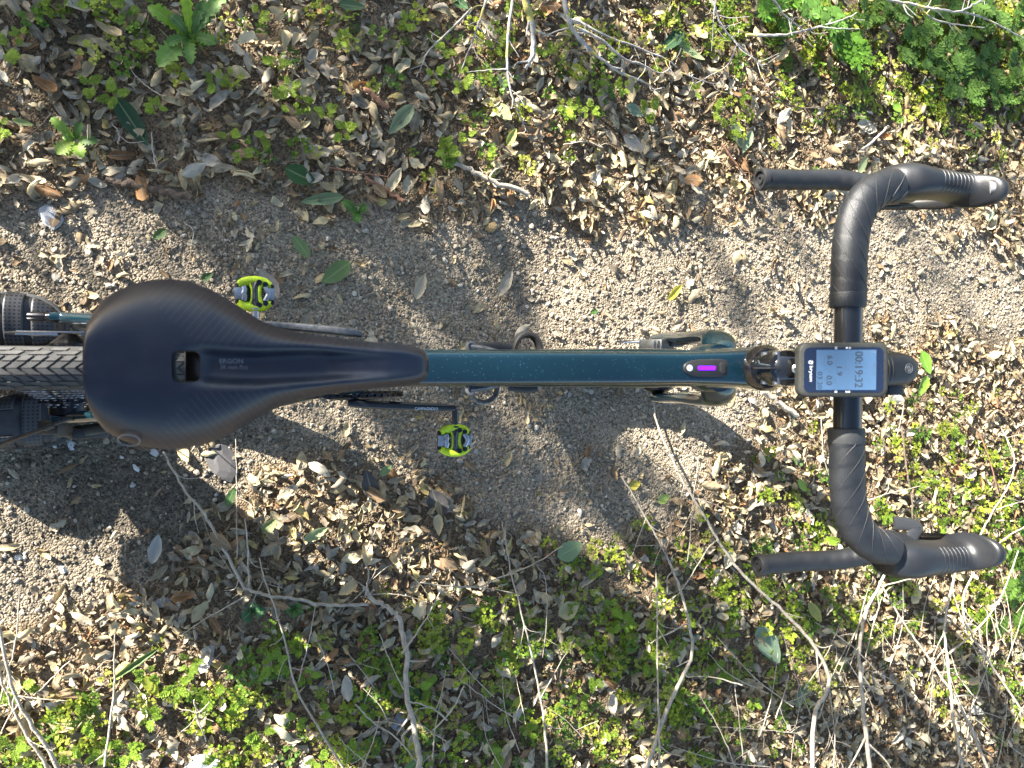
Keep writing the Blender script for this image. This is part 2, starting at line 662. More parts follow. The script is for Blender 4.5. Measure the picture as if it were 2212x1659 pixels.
def make_ground_mat():
    m = bpy.data.materials.new('ground_soil')
    m.use_nodes = True
    nt = m.node_tree
    N, L = nt.nodes, nt.links
    b = N['Principled BSDF']
    b.inputs['Roughness'].default_value = .95
    b.inputs['Specular IOR Level'].default_value = .2
    at = N.new('ShaderNodeAttribute')
    at.attribute_name = 'col'
    tc = N.new('ShaderNodeTexCoord')
    vo = N.new('ShaderNodeTexVoronoi')
    vo.inputs['Scale'].default_value = 260
    L.new(tc.outputs['Object'], vo.inputs['Vector'])
    sp = N.new('ShaderNodeSeparateColor')
    L.new(vo.outputs['Color'], sp.inputs[0])
    mr = N.new('ShaderNodeMapRange')
    mr.inputs['To Min'].default_value, mr.inputs['To Max'].default_value = .45, 1.45
    L.new(sp.outputs[0], mr.inputs['Value'])
    mx = N.new('ShaderNodeMix')
    mx.data_type = 'RGBA'
    mx.blend_type = 'MULTIPLY'
    mx.inputs['Factor'].default_value = 1
    L.new(at.outputs['Color'], mx.inputs['A'])
    L.new(mr.outputs[0], mx.inputs['B'])
    L.new(mx.outputs['Result'], b.inputs['Base Color'])
    inv = N.new('ShaderNodeMath')
    inv.operation = 'SUBTRACT'
    inv.inputs[0].default_value = 1
    L.new(vo.outputs['Distance'], inv.inputs[1])
    no = N.new('ShaderNodeTexNoise')
    no.inputs['Scale'].default_value = 90
    no.inputs['Detail'].default_value = 6
    L.new(tc.outputs['Object'], no.inputs['Vector'])
    ad = N.new('ShaderNodeMath')
    ad.operation = 'MULTIPLY_ADD'
    L.new(no.outputs[0], ad.inputs[0])
    ad.inputs[1].default_value = 2
    L.new(inv.outputs[0], ad.inputs[2])
    bp = N.new('ShaderNodeBump')
    bp.inputs['Strength'].default_value = .9
    bp.inputs['Distance'].default_value = .0035
    L.new(ad.outputs[0], bp.inputs['Height'])
    L.new(bp.outputs[0], b.inputs['Normal'])
    return m


M['ground'] = make_ground_mat()


# ------------------------------------------------------------------ ground
def axis(a, b, n, far):
    core = np.linspace(a, b, n)
    g = np.cumsum(np.geomspace(.02, far / 5, 26))
    return np.concatenate([a - g[::-1], core, b + g])


gx, gy = axis(-1.0, 2.7, 400, 60), axis(-1.5, 1.5, 330, 60)
XX, YY = np.meshgrid(gx, gy, indexing='ij')
ZZ = gz(XX, YY)
ni, nj = XX.shape
ii, jj = np.meshgrid(np.arange(ni - 1), np.arange(nj - 1), indexing='ij')
q = (ii * nj + jj).ravel()
F = np.stack([q, q + nj, q + nj + 1, q + 1], 1)
pm = path_mask(XX, YY)
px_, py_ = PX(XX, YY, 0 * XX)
low_left_dark = np.exp(-(((px_ - 260) / 330) ** 2 + ((py_ - 1090) / 170) ** 2))  # ellipse at the lower left where the path colour gets darker
c_path = np.array([.26, .215, .155])[None, None] * (1 - .6 * low_left_dark[..., None])
c_soil = np.array([.185, .138, .088])[None, None]
nz = (vnoise(XX * 12, YY * 12, 5) * .5 + .75)[..., None]
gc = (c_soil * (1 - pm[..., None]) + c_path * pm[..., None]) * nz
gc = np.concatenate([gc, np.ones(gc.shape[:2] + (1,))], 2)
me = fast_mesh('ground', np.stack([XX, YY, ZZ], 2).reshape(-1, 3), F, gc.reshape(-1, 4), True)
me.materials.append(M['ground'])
ground = link(bpy.data.objects.new('ground', me))
tag(ground, 'beige gravel and soil ground of the path', kind='structure')


# ------------------------------------------------------------------ scattering
def frames(yaw, tilt, tdir):
    """rotation matrices: yaw about z, then a tilt about the horizontal axis at tdir"""
    c, s = np.cos(yaw), np.sin(yaw)
    Rz = np.zeros((len(yaw), 3, 3))
    Rz[:, 0, 0], Rz[:, 0, 1], Rz[:, 1, 0], Rz[:, 1, 1], Rz[:, 2, 2] = c, -s, s, c, 1
    kx, ky = np.cos(tdir), np.sin(tdir)
    ca, sa = np.cos(tilt), np.sin(tilt)
    R = np.zeros_like(Rz)
    R[:, 0, 0] = ca + kx * kx * (1 - ca)
    R[:, 0, 1] = R[:, 1, 0] = kx * ky * (1 - ca)
    R[:, 1, 1] = ca + ky * ky * (1 - ca)
    R[:, 2, 2] = ca
    R[:, 0, 2], R[:, 2, 0] = ky * sa, -ky * sa
    R[:, 1, 2], R[:, 2, 1] = -kx * sa, kx * sa
    return R @ Rz


def scatter(name, protos, idx, pos, yaw, tilt, tdir, scale, cols, material, smooth=True):
    """ONE mesh from many copies; protos: list of (V, F, A) with A the alpha channel of the colour"""
    Vs, Fs, Cs = [], [], []
    off = 0
    R = frames(yaw, tilt, tdir)
    for k, (V, F_, A) in enumerate(protos):
        w = np.nonzero(idx == k)[0]
        if not len(w): continue
        sc_ = scale[w]
        if sc_.ndim == 1: sc_ = np.repeat(sc_[:, None], 3, 1)
        P_ = np.einsum('nij,nvj->nvi', R[w], V[None] * sc_[:, None, :]) + pos[w][:, None, :]
        n = len(V)
        Fk = F_[None] + (np.arange(len(w)) * n)[:, None, None] + off
        C_ = np.concatenate([np.repeat(cols[w][:, None, :], n, 1), np.broadcast_to(A[None, :, None], (len(w), n, 1))], 2)
        Vs.append(P_.reshape(-1, 3))
        Fs.append(Fk.reshape(-1, F_.shape[1]))
        Cs.append(C_.reshape(-1, 4))
        off += n * len(w)
    me = fast_mesh(name, np.concatenate(Vs), np.concatenate(Fs), np.concatenate(Cs), smooth)
    me.materials.append(material)
    return link(bpy.data.objects.new(name, me))


def leaf_proto(ratio=.4, curl=0.0, fold=0.0, twist=0.0, wave=0.0, tip=1.0, nu=7, nv=5, seed=0, bite=0.0):
    """unit-length leaf along x, base at x=-.5; curl bends it lengthwise, fold lifts the margins"""
    r = np.random.default_rng(seed)
    u = np.linspace(0, 1, nu)
    v = np.linspace(-1, 1, nv)
    w = ratio * .5 * np.sin(np.pi * np.clip(u ** (.8 * tip), 0, 1)) ** .8 + .012
    w = w * (1 + bite * r.normal(0, 1, nu))
    V, A = [], []
    ang = curl * (u - .5)
    sx = np.concatenate([[0], np.cumsum(np.cos(ang[:-1]) / (nu - 1))]) - .5
    sz = np.concatenate([[0], np.cumsum(np.sin(ang[:-1]) / (nu - 1))])
    sz -= sz.mean()
    for i in range(nu):
        for j in range(nv):
            fa = fold * abs(v[j]) + r.normal(0, wave)
            y = w[i] * v[j] * math.cos(fold * abs(v[j]) * .8)
            z = w[i] * abs(v[j]) * math.sin(fa)
            a = twist * (u[i] - .5)
            V.append((sx[i], y * math.cos(a) - z * math.sin(a), sz[i] + y * math.sin(a) + z * math.cos(a)))
            A.append(abs(v[j]))
    F_ = [(i * nv + j, (i + 1) * nv + j, (i + 1) * nv + j + 1, i * nv + j + 1) for i in range(nu - 1) for j in range(nv - 1)]
    V = np.array(V)
    V[:, 2] -= V[:, 2].min() * .6
    return V, np.array(F_), np.array(A)


def litter_protos(n=22, seed=1):
    r = np.random.default_rng(seed)
    out = []
    for k in range(n):
        out.append(leaf_proto(r.uniform(.28, .50), r.normal(0, 2.2), r.normal(.7, .8), r.normal(0, 1.1), r.uniform(.15, .5), r.uniform(.75, 1.25), 7, 5, 100 + k, r.uniform(0, .16)))
    return out


DRY_COLS = np.array([(.52, .41, .23), (.44, .345, .20), (.40, .335, .235), (.32, .225, .125), (.25, .165, .092), (.58, .49, .29), (.47, .41, .31),
                     (.17, .118, .072), (.50, .38, .14), (.34, .185, .085), (.55, .47, .33), (.37, .30, .205), (.29, .235, .165)])
DRY_W = np.array([14, 14, 12, 11, 8, 9, 10, 6, 4, 4, 9, 10, 8], float)
DRY_W /= DRY_W.sum()


def blob(px, py, lst):
    d = np.zeros(px.shape)
    for x, y, rx, ry, s in lst:
        d = np.maximum(d, s * np.exp(-(((px - x) / rx) ** 2 + ((py - y) / ry) ** 2)))
    return d


GREEN_AREAS = [(1640, 40, 190, 110, 1), (1860, 90, 200, 120, 1.3), (2060, 110, 170, 150, 1.4), (2180, 200, 90, 90, .8), (1840, 170, 80, 110, 1.2), (1760, 190, 60, 60, .7), (1950, 260, 110, 50, .5), (1500, 60, 80, 80, .5), (1590, 300, 50, 30, .5),
               (1060, 340, 70, 50, .8), (985, 330, 60, 50, .8), (150, 30, 160, 40, .45), (330, 70, 120, 60, .35), (460, 110, 100, 60, .4), (650, 60, 120, 60, .4), (250, 130, 60, 60, .3), (590, 210, 60, 60, .45), (600, 330, 60, 30, .3), (700, 150, 90, 60, .3),
               (860, 60, 120, 100, .35), (1130, 130, 160, 120, .35), (1300, 110, 160, 90, .6), (1400, 60, 90, 70, .5), (1240, 250, 70, 60, .4),
               (40, 1610, 90, 60, .9), (130, 1560, 110, 70, .9), (300, 1620, 120, 50, .9), (270, 1540, 70, 60, .6), (430, 1530, 110, 90, 1.1), (520, 1590, 120, 60, 1.1), (640, 1480, 140, 110, .9), (600, 1370, 70, 50, .5), (740, 1580, 150, 90, 1.1),
               (860, 1480, 140, 120, 1), (1000, 1390, 110, 100, 1.1), (1120, 1430, 110, 110, 1.1), (1200, 1550, 140, 100, 1), (1040, 1310, 90, 50, .8), (960, 1600, 140, 60, .9), (1330, 1380, 110, 120, 1), (1300, 1250, 120, 70, .8), (1430, 1500, 130, 120, .9), (1500, 1330, 120, 140, .9), (1360, 1170, 60, 40, .4),
               (1560, 1560, 120, 90, .8), (1620, 1240, 120, 90, .7), (1700, 1380, 140, 100, .7), (1580, 1420, 80, 100, .7), (1850, 1050, 120, 80, .5), (1990, 990, 110, 90, .8), (1930, 1150, 110, 90, .7), (2060, 1080, 100, 130, .8), (2170, 1180, 80, 140, 1.5), (2140, 1300, 80, 80, 1.1), (1850, 1330, 110, 70, .7), (1980, 1330, 120, 70, .6), (2190, 1460, 70, 120, .8), (1790, 1130, 70, 60, .45), (1700, 1090, 60, 60, .35), (2060, 1480, 90, 60, .5), (1650, 1010, 40, 40, .25)]


def cover_density(px, py):
    return blob(px, py, GREEN_AREAS)


XR, YR = (-.70, 2.5), (-1.35, 1.35)


def samples(n):
    return rng.uniform(*XR, n), rng.uniform(*YR, n)


# fine gravel: nobody could count it
def stone_proto(seed, sub=False):
    r = np.random.default_rng(seed)
    bm = bmesh.new()
    bmesh.ops.create_icosphere(bm, subdivisions=2 if sub else 1, radius=.5)
    V = np.array([v.co[:] for v in bm.verts])
    F_ = np.array([[v.index for v in f.verts] for f in bm.faces])
    bm.free()
    for _ in range(5):                       # chip flat facets
        n = r.normal(size=3)
        n /= np.linalg.norm(n)
        d = V @ n
        lim = r.uniform(.26, .42)
        V = V - np.outer(np.maximum(d - lim, 0), n)
    V = V * (1 + r.normal(0, .08, (len(V), 1)))
    V *= np.array([1, r.uniform(.6, .95), r.uniform(.45, .75)])
    return V, F_, np.ones(len(V))


SP = [stone_proto(s) for s in range(10)]
STONE_COLS = np.array([(.34, .285, .21), (.29, .24, .175), (.38, .325, .25), (.22, .185, .14), (.33, .27, .19), (.42, .38, .31), (.17, .145, .115), (.30, .235, .17)])
n = 84000
x, y = samples(n)
keep = rng.uniform(size=n) < np.clip(path_mask(x, y) * 1.02 + .02, 0, 1)
x, y = x[keep], y[keep]
n = len(x)
sz = np.clip(rng.lognormal(math.log(.0064), .40, n), .0030, .018)
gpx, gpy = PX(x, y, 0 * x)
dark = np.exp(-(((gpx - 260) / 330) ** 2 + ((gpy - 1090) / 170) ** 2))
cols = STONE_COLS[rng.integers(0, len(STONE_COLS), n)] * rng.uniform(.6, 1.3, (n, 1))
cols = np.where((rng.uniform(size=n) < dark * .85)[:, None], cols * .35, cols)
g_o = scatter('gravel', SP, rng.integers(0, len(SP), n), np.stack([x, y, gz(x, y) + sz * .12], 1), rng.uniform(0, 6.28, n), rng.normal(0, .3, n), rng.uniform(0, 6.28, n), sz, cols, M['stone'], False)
tag(g_o, 'fine beige gravel covering the path', kind='stuff')

# leaf litter: the mass of it, with the largest and clearest leaves added later one by one
LP = litter_protos()


def litter(name, n, lo, hi, zlo, zhi, inpath, label):
    x, y = samples(n)
    m_ = path_mask(x, y)
    px, py = PX(x, y, 0 * x)
    cd = np.clip(cover_density(px, py), 0, 1)
    sparse = .12 + .25 * (vnoise(x * 5, y * 5, 21) > .55)
    lowleft = blob(px, py, [(200, 700, 260, 90, .7), (250, 560, 200, 90, .45), (1500, 700, 200, 90, .3), (1900, 620, 120, 120, .3), (560, 600, 130, 60, .35)])
    p = np.clip((1 - m_) * (1 - .40 * cd) + m_ * np.maximum(sparse, lowleft) * inpath, 0, 1)
    k = rng.uniform(size=n) < p
    x, y = x[k], y[k]
    n = len(x)
    s = rng.uniform(lo, hi, n) * rng.choice([.7, 1, 1.15], n)
    dep = (1 - path_mask(x, y))
    z = gz(x, y) + rng.uniform(zlo, zhi, n) * (.25 + .75 * dep) + .002
    cols = DRY_COLS[rng.choice(len(DRY_COLS), n, p=DRY_W)] * rng.uniform(.65, 1.15, (n, 1))
    o = scatter(name, LP, rng.integers(0, len(LP), n), np.stack([x, y, z], 1), rng.uniform(0, 6.28, n), np.abs(rng.normal(0, .34, n)), rng.uniform(0, 6.28, n), np.stack([s, s * rng.uniform(.75, 1.2, n), s], 1), cols, M['dry'])
    return tag(o, label, kind='stuff')


litter('leaf_litter', 25000, .020, .046, .002, .022, .32, 'dense litter of curled dry brown leaves beside the path')
litter('leaf_fragments', 26000, .009, .024, .001, .016, .75, 'small broken dry leaf fragments over the litter and path')


# low green ground cover
def sprig_proto(seed, stems=6, per=5, leafl=.18, spread=1.0, lift=.35):
    """unit-radius rosette of stems carrying small rounded leaflets"""
    r = np.random.default_rng(seed)
    V, F_, A = [], [], []

    def leaflet(p, d, L, w, tilt):
        side = np.array([-d[1], d[0], 0])
        up = np.array([0, 0, 1.0])
        o = len(V)
        e = d * math.cos(tilt) + up * math.sin(tilt)
        rows = [(0, .12), (.35, .85), (.75, 1.0), (1.0, .45)]
        for t_, ww in rows:
            for sgn in (-1, 1):
                V.append(p + e * L * t_ + side * sgn * w * ww + up * abs(ww) * w * .25)
                A.append(1.0)
        for i in range(3):
            F_.append((o + 2 * i, o + 2 * i + 1, o + 2 * i + 3, o + 2 * i + 2))
    for s in range(stems):
        a = 6.283 * s / stems + r.normal(0, .3)
        d = np.array([math.cos(a), math.sin(a), 0])
        side = np.array([-d[1], d[0], 0])
        L = r.uniform(.6, 1.0) * spread
        o = len(V)
        for t_ in (0, .5, 1):
            c = d * L * t_ + np.array([0, 0, lift * math.sin(t_ * 2.2)])
            V.append(c - side * .02)
            V.append(c + side * .02)
            A += [1, 1]
        F_.append((o, o + 1, o + 3, o + 2))
        F_.append((o + 2, o + 3, o + 5, o + 4))
        for i in range(per):
            t_ = .45 + .55 * (i // 2 + 1) / (per // 2 + 1)
            c = d * L * t_ + np.array([0, 0, lift * math.sin(t_ * 2.2)])
            sg = 0 if i == per - 1 else (1 if i % 2 else -1)
            aa = a + sg * r.uniform(.8, 1.3)
            leaflet(c, np.array([math.cos(aa), math.sin(aa), 0]), leafl * r.uniform(.8, 1.4), leafl * r.uniform(.38, .55), r.normal(.1, .35))
    return np.array(V), np.array(F_), np.array(A)


CP = [sprig_proto(s, rng.integers(4, 8), 5, rng.uniform(.26, .40)) for s in range(12)]
COVER_COLS = np.array([(.19, .28, .025), (.26, .34, .03), (.14, .23, .025), (.33, .38, .04), (.11, .20, .03), (.38, .40, .07)])
n = 30000
x, y = samples(n)
px, py = PX(x, y, 0 * x)
den = cover_density(px, py) * (.45 + .9 * vnoise(x * 11, y * 11, 31)) * (vnoise(x * 30, y * 30, 32) > .33)
keep = rng.uniform(size=n) < np.clip(den, 0, 1) * .62
x, y, px, py = x[keep], y[keep], px[keep], py[keep]
n = len(x)
s = rng.uniform(.010, .022, n)
cols = COVER_COLS[rng.integers(0, 6, n)] * rng.uniform(.75, 1.2, (n, 1))
o = scatter('ground_cover', CP, rng.integers(0, 12, n), np.stack([x, y, gz(x, y) + rng.uniform(.008, .030, n)], 1), rng.uniform(0, 6.28, n), np.abs(rng.normal(0, .25, n)), rng.uniform(0, 6.28, n), s, cols, M['cover'])
tag(o, 'low bright green ground cover of tiny leaflets', kind='stuff')
n_cover = n


# ------------------------------------------------------------------ bicycle
bike = thing('bicycle', 'teal flake gravel bicycle with black drop bars and neon yellow pedals', 'bicycle', (0, 0, 0))
BB, RA, FA = Vector((.133, 0, .281)), Vector((-.287, 0, .35)), Vector((.690, 0, .35))
HT_T, HT_B = Vector((.541, 0, .862)), Vector((.573, 0, .715))
ST_T = Vector((-.026, 0, .812))
ZAX = Vector((0, 0, 1))

# ---- frame: tubes are separate meshes under the frame
frame_m = MB()


def tube_sec(pts, secs, n=20, power=2.6):
    """loft of super-ellipse sections in the XZ-plane direction; secs (half width in y, half height)"""
    rings = []
    for i, p in enumerate(pts):
        p = Vector(p)
        t = (Vector(pts[min(i + 1, len(pts) - 1)]) - Vector(pts[max(i - 1, 0)])).normalized()
        nrm = Vector((0, 1, 0)).cross(t).normalized() * -1
        if nrm.z < 0: nrm = -nrm
        wy, hz = secs[i]
        ring = []
        for j in range(n):
            a = 2 * math.pi * j / n
            c, s = math.cos(a), math.sin(a)
            ring.append(p + Vector((0, 1, 0)) * (math.copysign(abs(c) ** (2 / power), c) * wy) + nrm * (math.copysign(abs(s) ** (2 / power), s) * hz))
        rings.append(ring)
    return rings


tt0, tt1 = Vector((-.03, 0, .797)), Vector((.537, 0, .832))
pts = [tt0.lerp(tt1, t) for t in (0, .1, .3, .5, .7, .85, .93, 1)]
frame_m.loft(tube_sec(pts, [(.0175, .018), (.0180, .019), (.0183, .0195), (.0184, .020), (.0186, .021), (.0184, .023), (.0200, .026), (.0225, .030)], 28, 4.6))
frame_o = frame_m.build('frame', M['frame'], bike, angle=50)
mb = MB()
mb.loft(tube_sec([BB.lerp(HT_B, t) for t in (0, .15, .5, .85, 1)], [(.034, .026), (.031, .028), (.029, .028), (.028, .027), (.024, .028)], 24, 3))
mb.build('down_tube', M['frame'], frame_o, angle=60)
mb = MB()
mb.loft(tube_sec([BB.lerp(ST_T, t) for t in (0, .1, .5, .9, 1)], [(.032, .024), (.022, .02), (.017, .019), (.0165, .018), (.0165, .018)], 20, 2.3))
mb.build('seat_tube', M['frame'], frame_o, angle=60)
mb = MB()
mb.tube([HT_B, HT_B.lerp(HT_T, .5), HT_T], [.0285, .0255, .0245], 28)
mb.build('head_tube', M['frame'], frame_o, angle=60)
mb = MB()
mb.tube([BB + Vector((0, -.043, 0)), BB + Vector((0, .043, 0))], .0225, 24)
mb.build('bottom_bracket', M['frame'], frame_o)
for s in (-1, 1):
    mb = MB()
    p0, p1 = BB + Vector((-.02, .032 * s, 0)), RA + Vector((.012, .073 * s, .0))
    mb.tube(spline([p0, p0.lerp(p1, .35) + Vector((0, .012 * s, 0)), p0.lerp(p1, .75) + Vector((0, .006 * s, 0)), p1], 6), [(.011, .018)] * 8 + [(.0095, .013)] * 11, 14, flat=1)
    mb.build('chain_stay', M['frame'], frame_o)
    mb = MB()
    p0, p1 = Vector((-.004, .016 * s, .70)), RA + Vector((-.005, .073 * s, .01))
    mb.tube(spline([p0, p0.lerp(p1, .2) + Vector((0, .020 * s, 0)), p0.lerp(p1, .6) + Vector((0, .010 * s, 0)), p1], 6), [(.0085, .010)] * 19, 14)
    mb.build('seat_stay', M['frame'], frame_o)
    mb = MB()
    mb.box(RA + Vector((.018, .0745 * s, .0)), (.085, .012, .034), Matrix.Rotation(math.radians(8), 3, 'Y'), .004)
    mb.build('dropout', M['frame'], frame_o)

# thru axle end beside the left dropout
mb = MB()
mb.tube([U(62, 683, .36), U(84, 684, .362), U(100, 684, .363)], [.0065, .0075, .006], 14)
mb.tube([U(100, 684, .363), U(118, 685, .364), U(150, 688, .362)], [.0055, .0075, .004], 14)
mb.build('axle_lever', M['dark_steel'], bike)

# ---- fork
fk = MB()
steer_b = HT_B + (HT_B - HT_T).normalized() * .035
fk.loft([[Vector((steer_b.x + .030 * math.cos(a) * k, .030 * math.sin(a) * k * 1.15, steer_b.z + dz)) for a in [2 * math.pi * j / 24 for j in range(24)]] for k, dz in ((.95, .035), (1.0, .015), (1.0, -.01), (.7, -.03))])
fork_o = fk.build('fork', M['frame'], bike)
for s in (-1, 1):
    mb = MB()
    pts = spline([Vector((.592, .018 * s, .69)), Vector((.606, .040 * s, .672)), Vector((.620, .0475 * s, .625)), Vector((.642, .049 * s, .53)), FA + Vector((-.012, .055 * s, .06)), FA + Vector((0, .056 * s, -.006))], 5)
    nn = len(pts)
    rad = [(.0125 - .004 * i / nn, .026 - .013 * i / nn) for i in range(nn)]
    rings = []
    for i, p in enumerate(pts):
        t = (pts[min(i + 1, nn - 1)] - pts[max(i - 1, 0)]).normalized()
        ey = Vector((0, 1, 0)) - t * t.y
        ey.normalize()
        ex = ey.cross(t).normalized()
        a_, b_ = rad[i]
        rings.append([p + ey * (math.cos(2 * math.pi * j / 16) * a_) + ex * (math.sin(2 * math.pi * j / 16) * b_) for j in range(16)])
    mb.loft(rings)
    mb.build('fork_blade', M['frame'], fork_o)


# ---- wheels
def make_wheel(c, with_tread):
    R_, rt = .35, .0235
    prof = []
    for k in range(17):
        a = math.radians(-115 + 230 * k / 16)
        prof.append((R_ - rt + rt * math.cos(a), rt * math.sin(a)))
    prof.append((R_ - rt - .012, .0105))
    prof.append((R_ - rt - .012, -.0105))
    prof.append(prof[0])
    ax = (0, 1, 0)
    t = MB()
    t.disc(c, ax, prof, 120)
    whl = t.build('wheel', M['tyre'], bike, angle=60)
    r = MB()
    r.disc(c, ax, [(.318, .012), (.318, -.012), (.300, -.0115), (.278, -.004), (.278, .004), (.300, .0115), (.318, .012)], 96)
    r.build('rim', M['carbon'], whl)
    h = MB()
    h.disc(c, ax, [(.010, -.05), (.026, -.040), (.026, -.034), (.013, -.028), (.013, .028), (.026, .030), (.026, .036), (.010, .05)], 32)
    h.build('hub', M['dark_steel'], whl)
    for k in range(24):
        a0 = 2 * math.pi * k / 24
        s = 1 if k % 2 else -1
        a1 = a0 + (1 if (k // 2) % 2 else -1) * .9
        p = c + Vector((math.cos(a1) * .024, s * .033, math.sin(a1) * .024))
        q_ = c + Vector((math.cos(a0) * .280, s * .002, math.sin(a0) * .280))
        m_ = MB()
        m_.tube([p, q_], .0011, 6)
        m_.build('spoke', M['dark_steel'], whl)
    # disc rotor on the left side
    d = MB()
    yr = .050
    d.disc(c + Vector((0, yr, 0)), ax, [(.080, -.0009), (.080, .0009), (.066, .0009), (.066, -.0009), (.080, -.0009)], 72)
    for k in range(6):
        a = 2 * math.pi * k / 6
        d.tube([c + Vector((math.cos(a) * .022, yr, math.sin(a) * .022)), c + Vector((math.cos(a + .5) * .068, yr, math.sin(a + .5) * .068))], .0028, 6, flat=.4)
    d.build('disc_rotor', M['silver'], whl)
    if with_tread:
        b = MB()

        def S(th, lat, hgt):
            a = lat / rt
            rr = R_ - rt + (rt + hgt) * math.cos(a)
            return c + Vector((math.cos(th) * rr, (rt + hgt) * math.sin(a), math.sin(th) * rr))

        def knob(t0, t1, l0, l1, sk, hgt):
            q0 = [(t0, l0), (t1, l0), (t1 + sk, l1), (t0 + sk, l1)]
            b.add([S(a, l, -.001) for a, l in q0] + [S(a * .96 + .04 * (t0 + t1) / 2 if False else a, l, hgt) for a, l in q0],
                  [(4, 5, 6, 7), (0, 1, 5, 4), (1, 2, 6, 5), (2, 3, 7, 6), (3, 0, 4, 7)])
        N_ = 170
        dt = 2 * math.pi / N_
        for i in range(N_):
            t = i * dt
            for sg in (1, -1):
                knob(t, t + dt * .72, 0.0003 * sg, .0065 * sg, -dt * .62, .0013)
                tt = t + dt * .35
                knob(tt, tt + dt * .68, .0078 * sg, .0135 * sg, -dt * .5, .0013)
                if i % 2 == 0:
                    knob(t, t + dt * 1.25, .0150 * sg, .0195 * sg, -dt * .5, .0012)
                    knob(t + dt * .6, t + dt * 1.75, .0210 * sg, .0265 * sg, -dt * .3, .0010)
        tr = b.build('tread', M['tread'], whl, smooth=False)
        tag(tr, kind='stuff')
    return whl


make_wheel(RA, True)
make_wheel(FA, True)

# ---- cassette, chain, derailleur
cs = MB()
teeth = [42, 36, 31, 27, 24, 21, 18, 16, 14, 13, 12, 11, 10]
cas_o = None
for k, tn in enumerate(teeth):
    r0 = tn * .0127 / (2 * math.pi)
    yk = -.026 - .0034 * k
    m_ = MB()
    ring0, ring1, in0, in1 = [], [], [], []
    nT = tn * 4
    for j in range(nT):
        a = 2 * math.pi * j / nT
        rr = r0 + (.0032 if j % 4 in (1, 2) else -.0016)
        for lst, yy, rr_ in ((ring0, yk - .0008, rr), (ring1, yk + .0008, rr), (in0, yk - .0008, r0 * .70), (in1, yk + .0008, r0 * .70)):
            lst.append(RA + Vector((math.cos(a) * rr_, yy, math.sin(a) * rr_)))
    m_.loft([in0, ring0, ring1, in1, in0], False, False)
    if cas_o is None:
        cas_o = m_.build('cassette', M['silver'], bike, smooth=False)
    else:
        m_.build('sprocket', M['silver'], cas_o, smooth=False)
m_ = MB()
m_.disc(RA, (0, 1, 0), [(.028, -.068), (.028, -.024)], 24)
m_.build('lock_ring', M['dark_steel'], cas_o)

der = MB()
dc = U(190, 934, .30)
der.box(dc, (.055, .018, .034), Matrix.Rotation(.5, 3, 'Y'), .006)
der.box(dc + Vector((-.035, .012, .035)), (.04, .022, .03), Matrix.Rotation(-.6, 3, 'Y'), .006)
der_o = der.build('rear_derailleur', M['black_plastic'], bike)
m_ = MB()
j1, j2 = dc + Vector((.004, .028, -.02)), dc + Vector((.055, .028, -.105))
for s in (-.006, .006):
    m_.tube([j1 + Vector((0, s, 0)), j2 + Vector((0, s, 0))], (.013, .0012), 12, up=(0, 1, 0))
m_.build('cage_plate', M['carbon'], der_o)
for j in (j1, j2):
    m_ = MB()
    m_.disc(j, (0, 1, 0), [(.021, -.002), (.021, .002)], 24)
    m_.build('jockey_wheel', M['black_plastic'], der_o)
m_ = MB()
m_.tube([U(120, 938, .31), U(165, 932, .318), U(225, 924, .318), U(260, 920, .316)], [(.004, .002), (.009, .002), (.008, .002), (.004, .002)], 10)
m_.build('lower_arm', mat('bronze_alloy', (.10, .085, .06), .35, .8, var=.3), der_o)
m_ = MB()
m_.tube(spline([U(-60, 985, .28), U(20, 953, .34), U(90, 928, .385), U(150, 905, .40), U(178, 915, .36)], 8), .0027, 10)
m_.tube([U(96, 926, .388), U(118, 917, .395)], .0042, 12)
m_.build('cable_housing', M['black_plastic'], bike)

CR_R, CS_R, CLY = .080, .036, -.0455
th0 = math.radians(96)


def chain_run():
    pts = []
    for k in range(26):          # round the chainring, from top to bottom over the front
        a = math.radians(97 - 194 * k / 25)
        pts.append(BB + Vector((math.cos(a) * CR_R, CLY, math.sin(a) * CR_R)))
    bot = pts[-1]
    e = Vector((j2.x + .02, j2.y, j2.z - .012))
    for k in range(1, 30): pts.append(bot.lerp(e, k / 29))
    s0 = RA + Vector((.02, -.044, -CS_R))
    for k in range(1, 12): pts.append(e.lerp(j1 + Vector((-.02, 0, .01)), k / 11))
    for k in range(14):
        a = math.radians(-80 - 190 * k / 13)
        pts.append(RA + Vector((math.cos(a) * CS_R, -.047, math.sin(a) * CS_R)))
    t0, t1 = pts[-1], pts[0]
    for k in range(1, 34): pts.append(t0.lerp(t1, k / 33))
    return pts


cp = chain_run()
L_ = [0]
for a, b in zip(cp[:-1], cp[1:]): L_.append(L_[-1] + (b - a).length)


def along(s):
    i = min(max(np.searchsorted(L_, s) - 1, 0), len(cp) - 2)
    f = (s - L_[i]) / max(L_[i + 1] - L_[i], 1e-9)
    return cp[i].lerp(cp[i + 1], f), (cp[i + 1] - cp[i]).normalized()


ch = MB()
pitch = .0127
for k in range(int(L_[-1] / pitch)):
    p, t = along((k + .5) * pitch)
    w = .0030 if k % 2 else .0021
    nrm = t.cross(Vector((0, 1, 0))).normalized()
    Rm = Matrix((t, Vector((0, 1, 0)), nrm)).transposed()
    for s in (-1, 1):
        ch.box(p + Vector((0, s * w, 0)), (.0155, .0009, .0075), Rm)
    ch.box(p - t * (pitch / 2), (.0055, .0045, .0055), Rm)
cho = ch.build('chain', M['dark_steel'], bike, smooth=False)

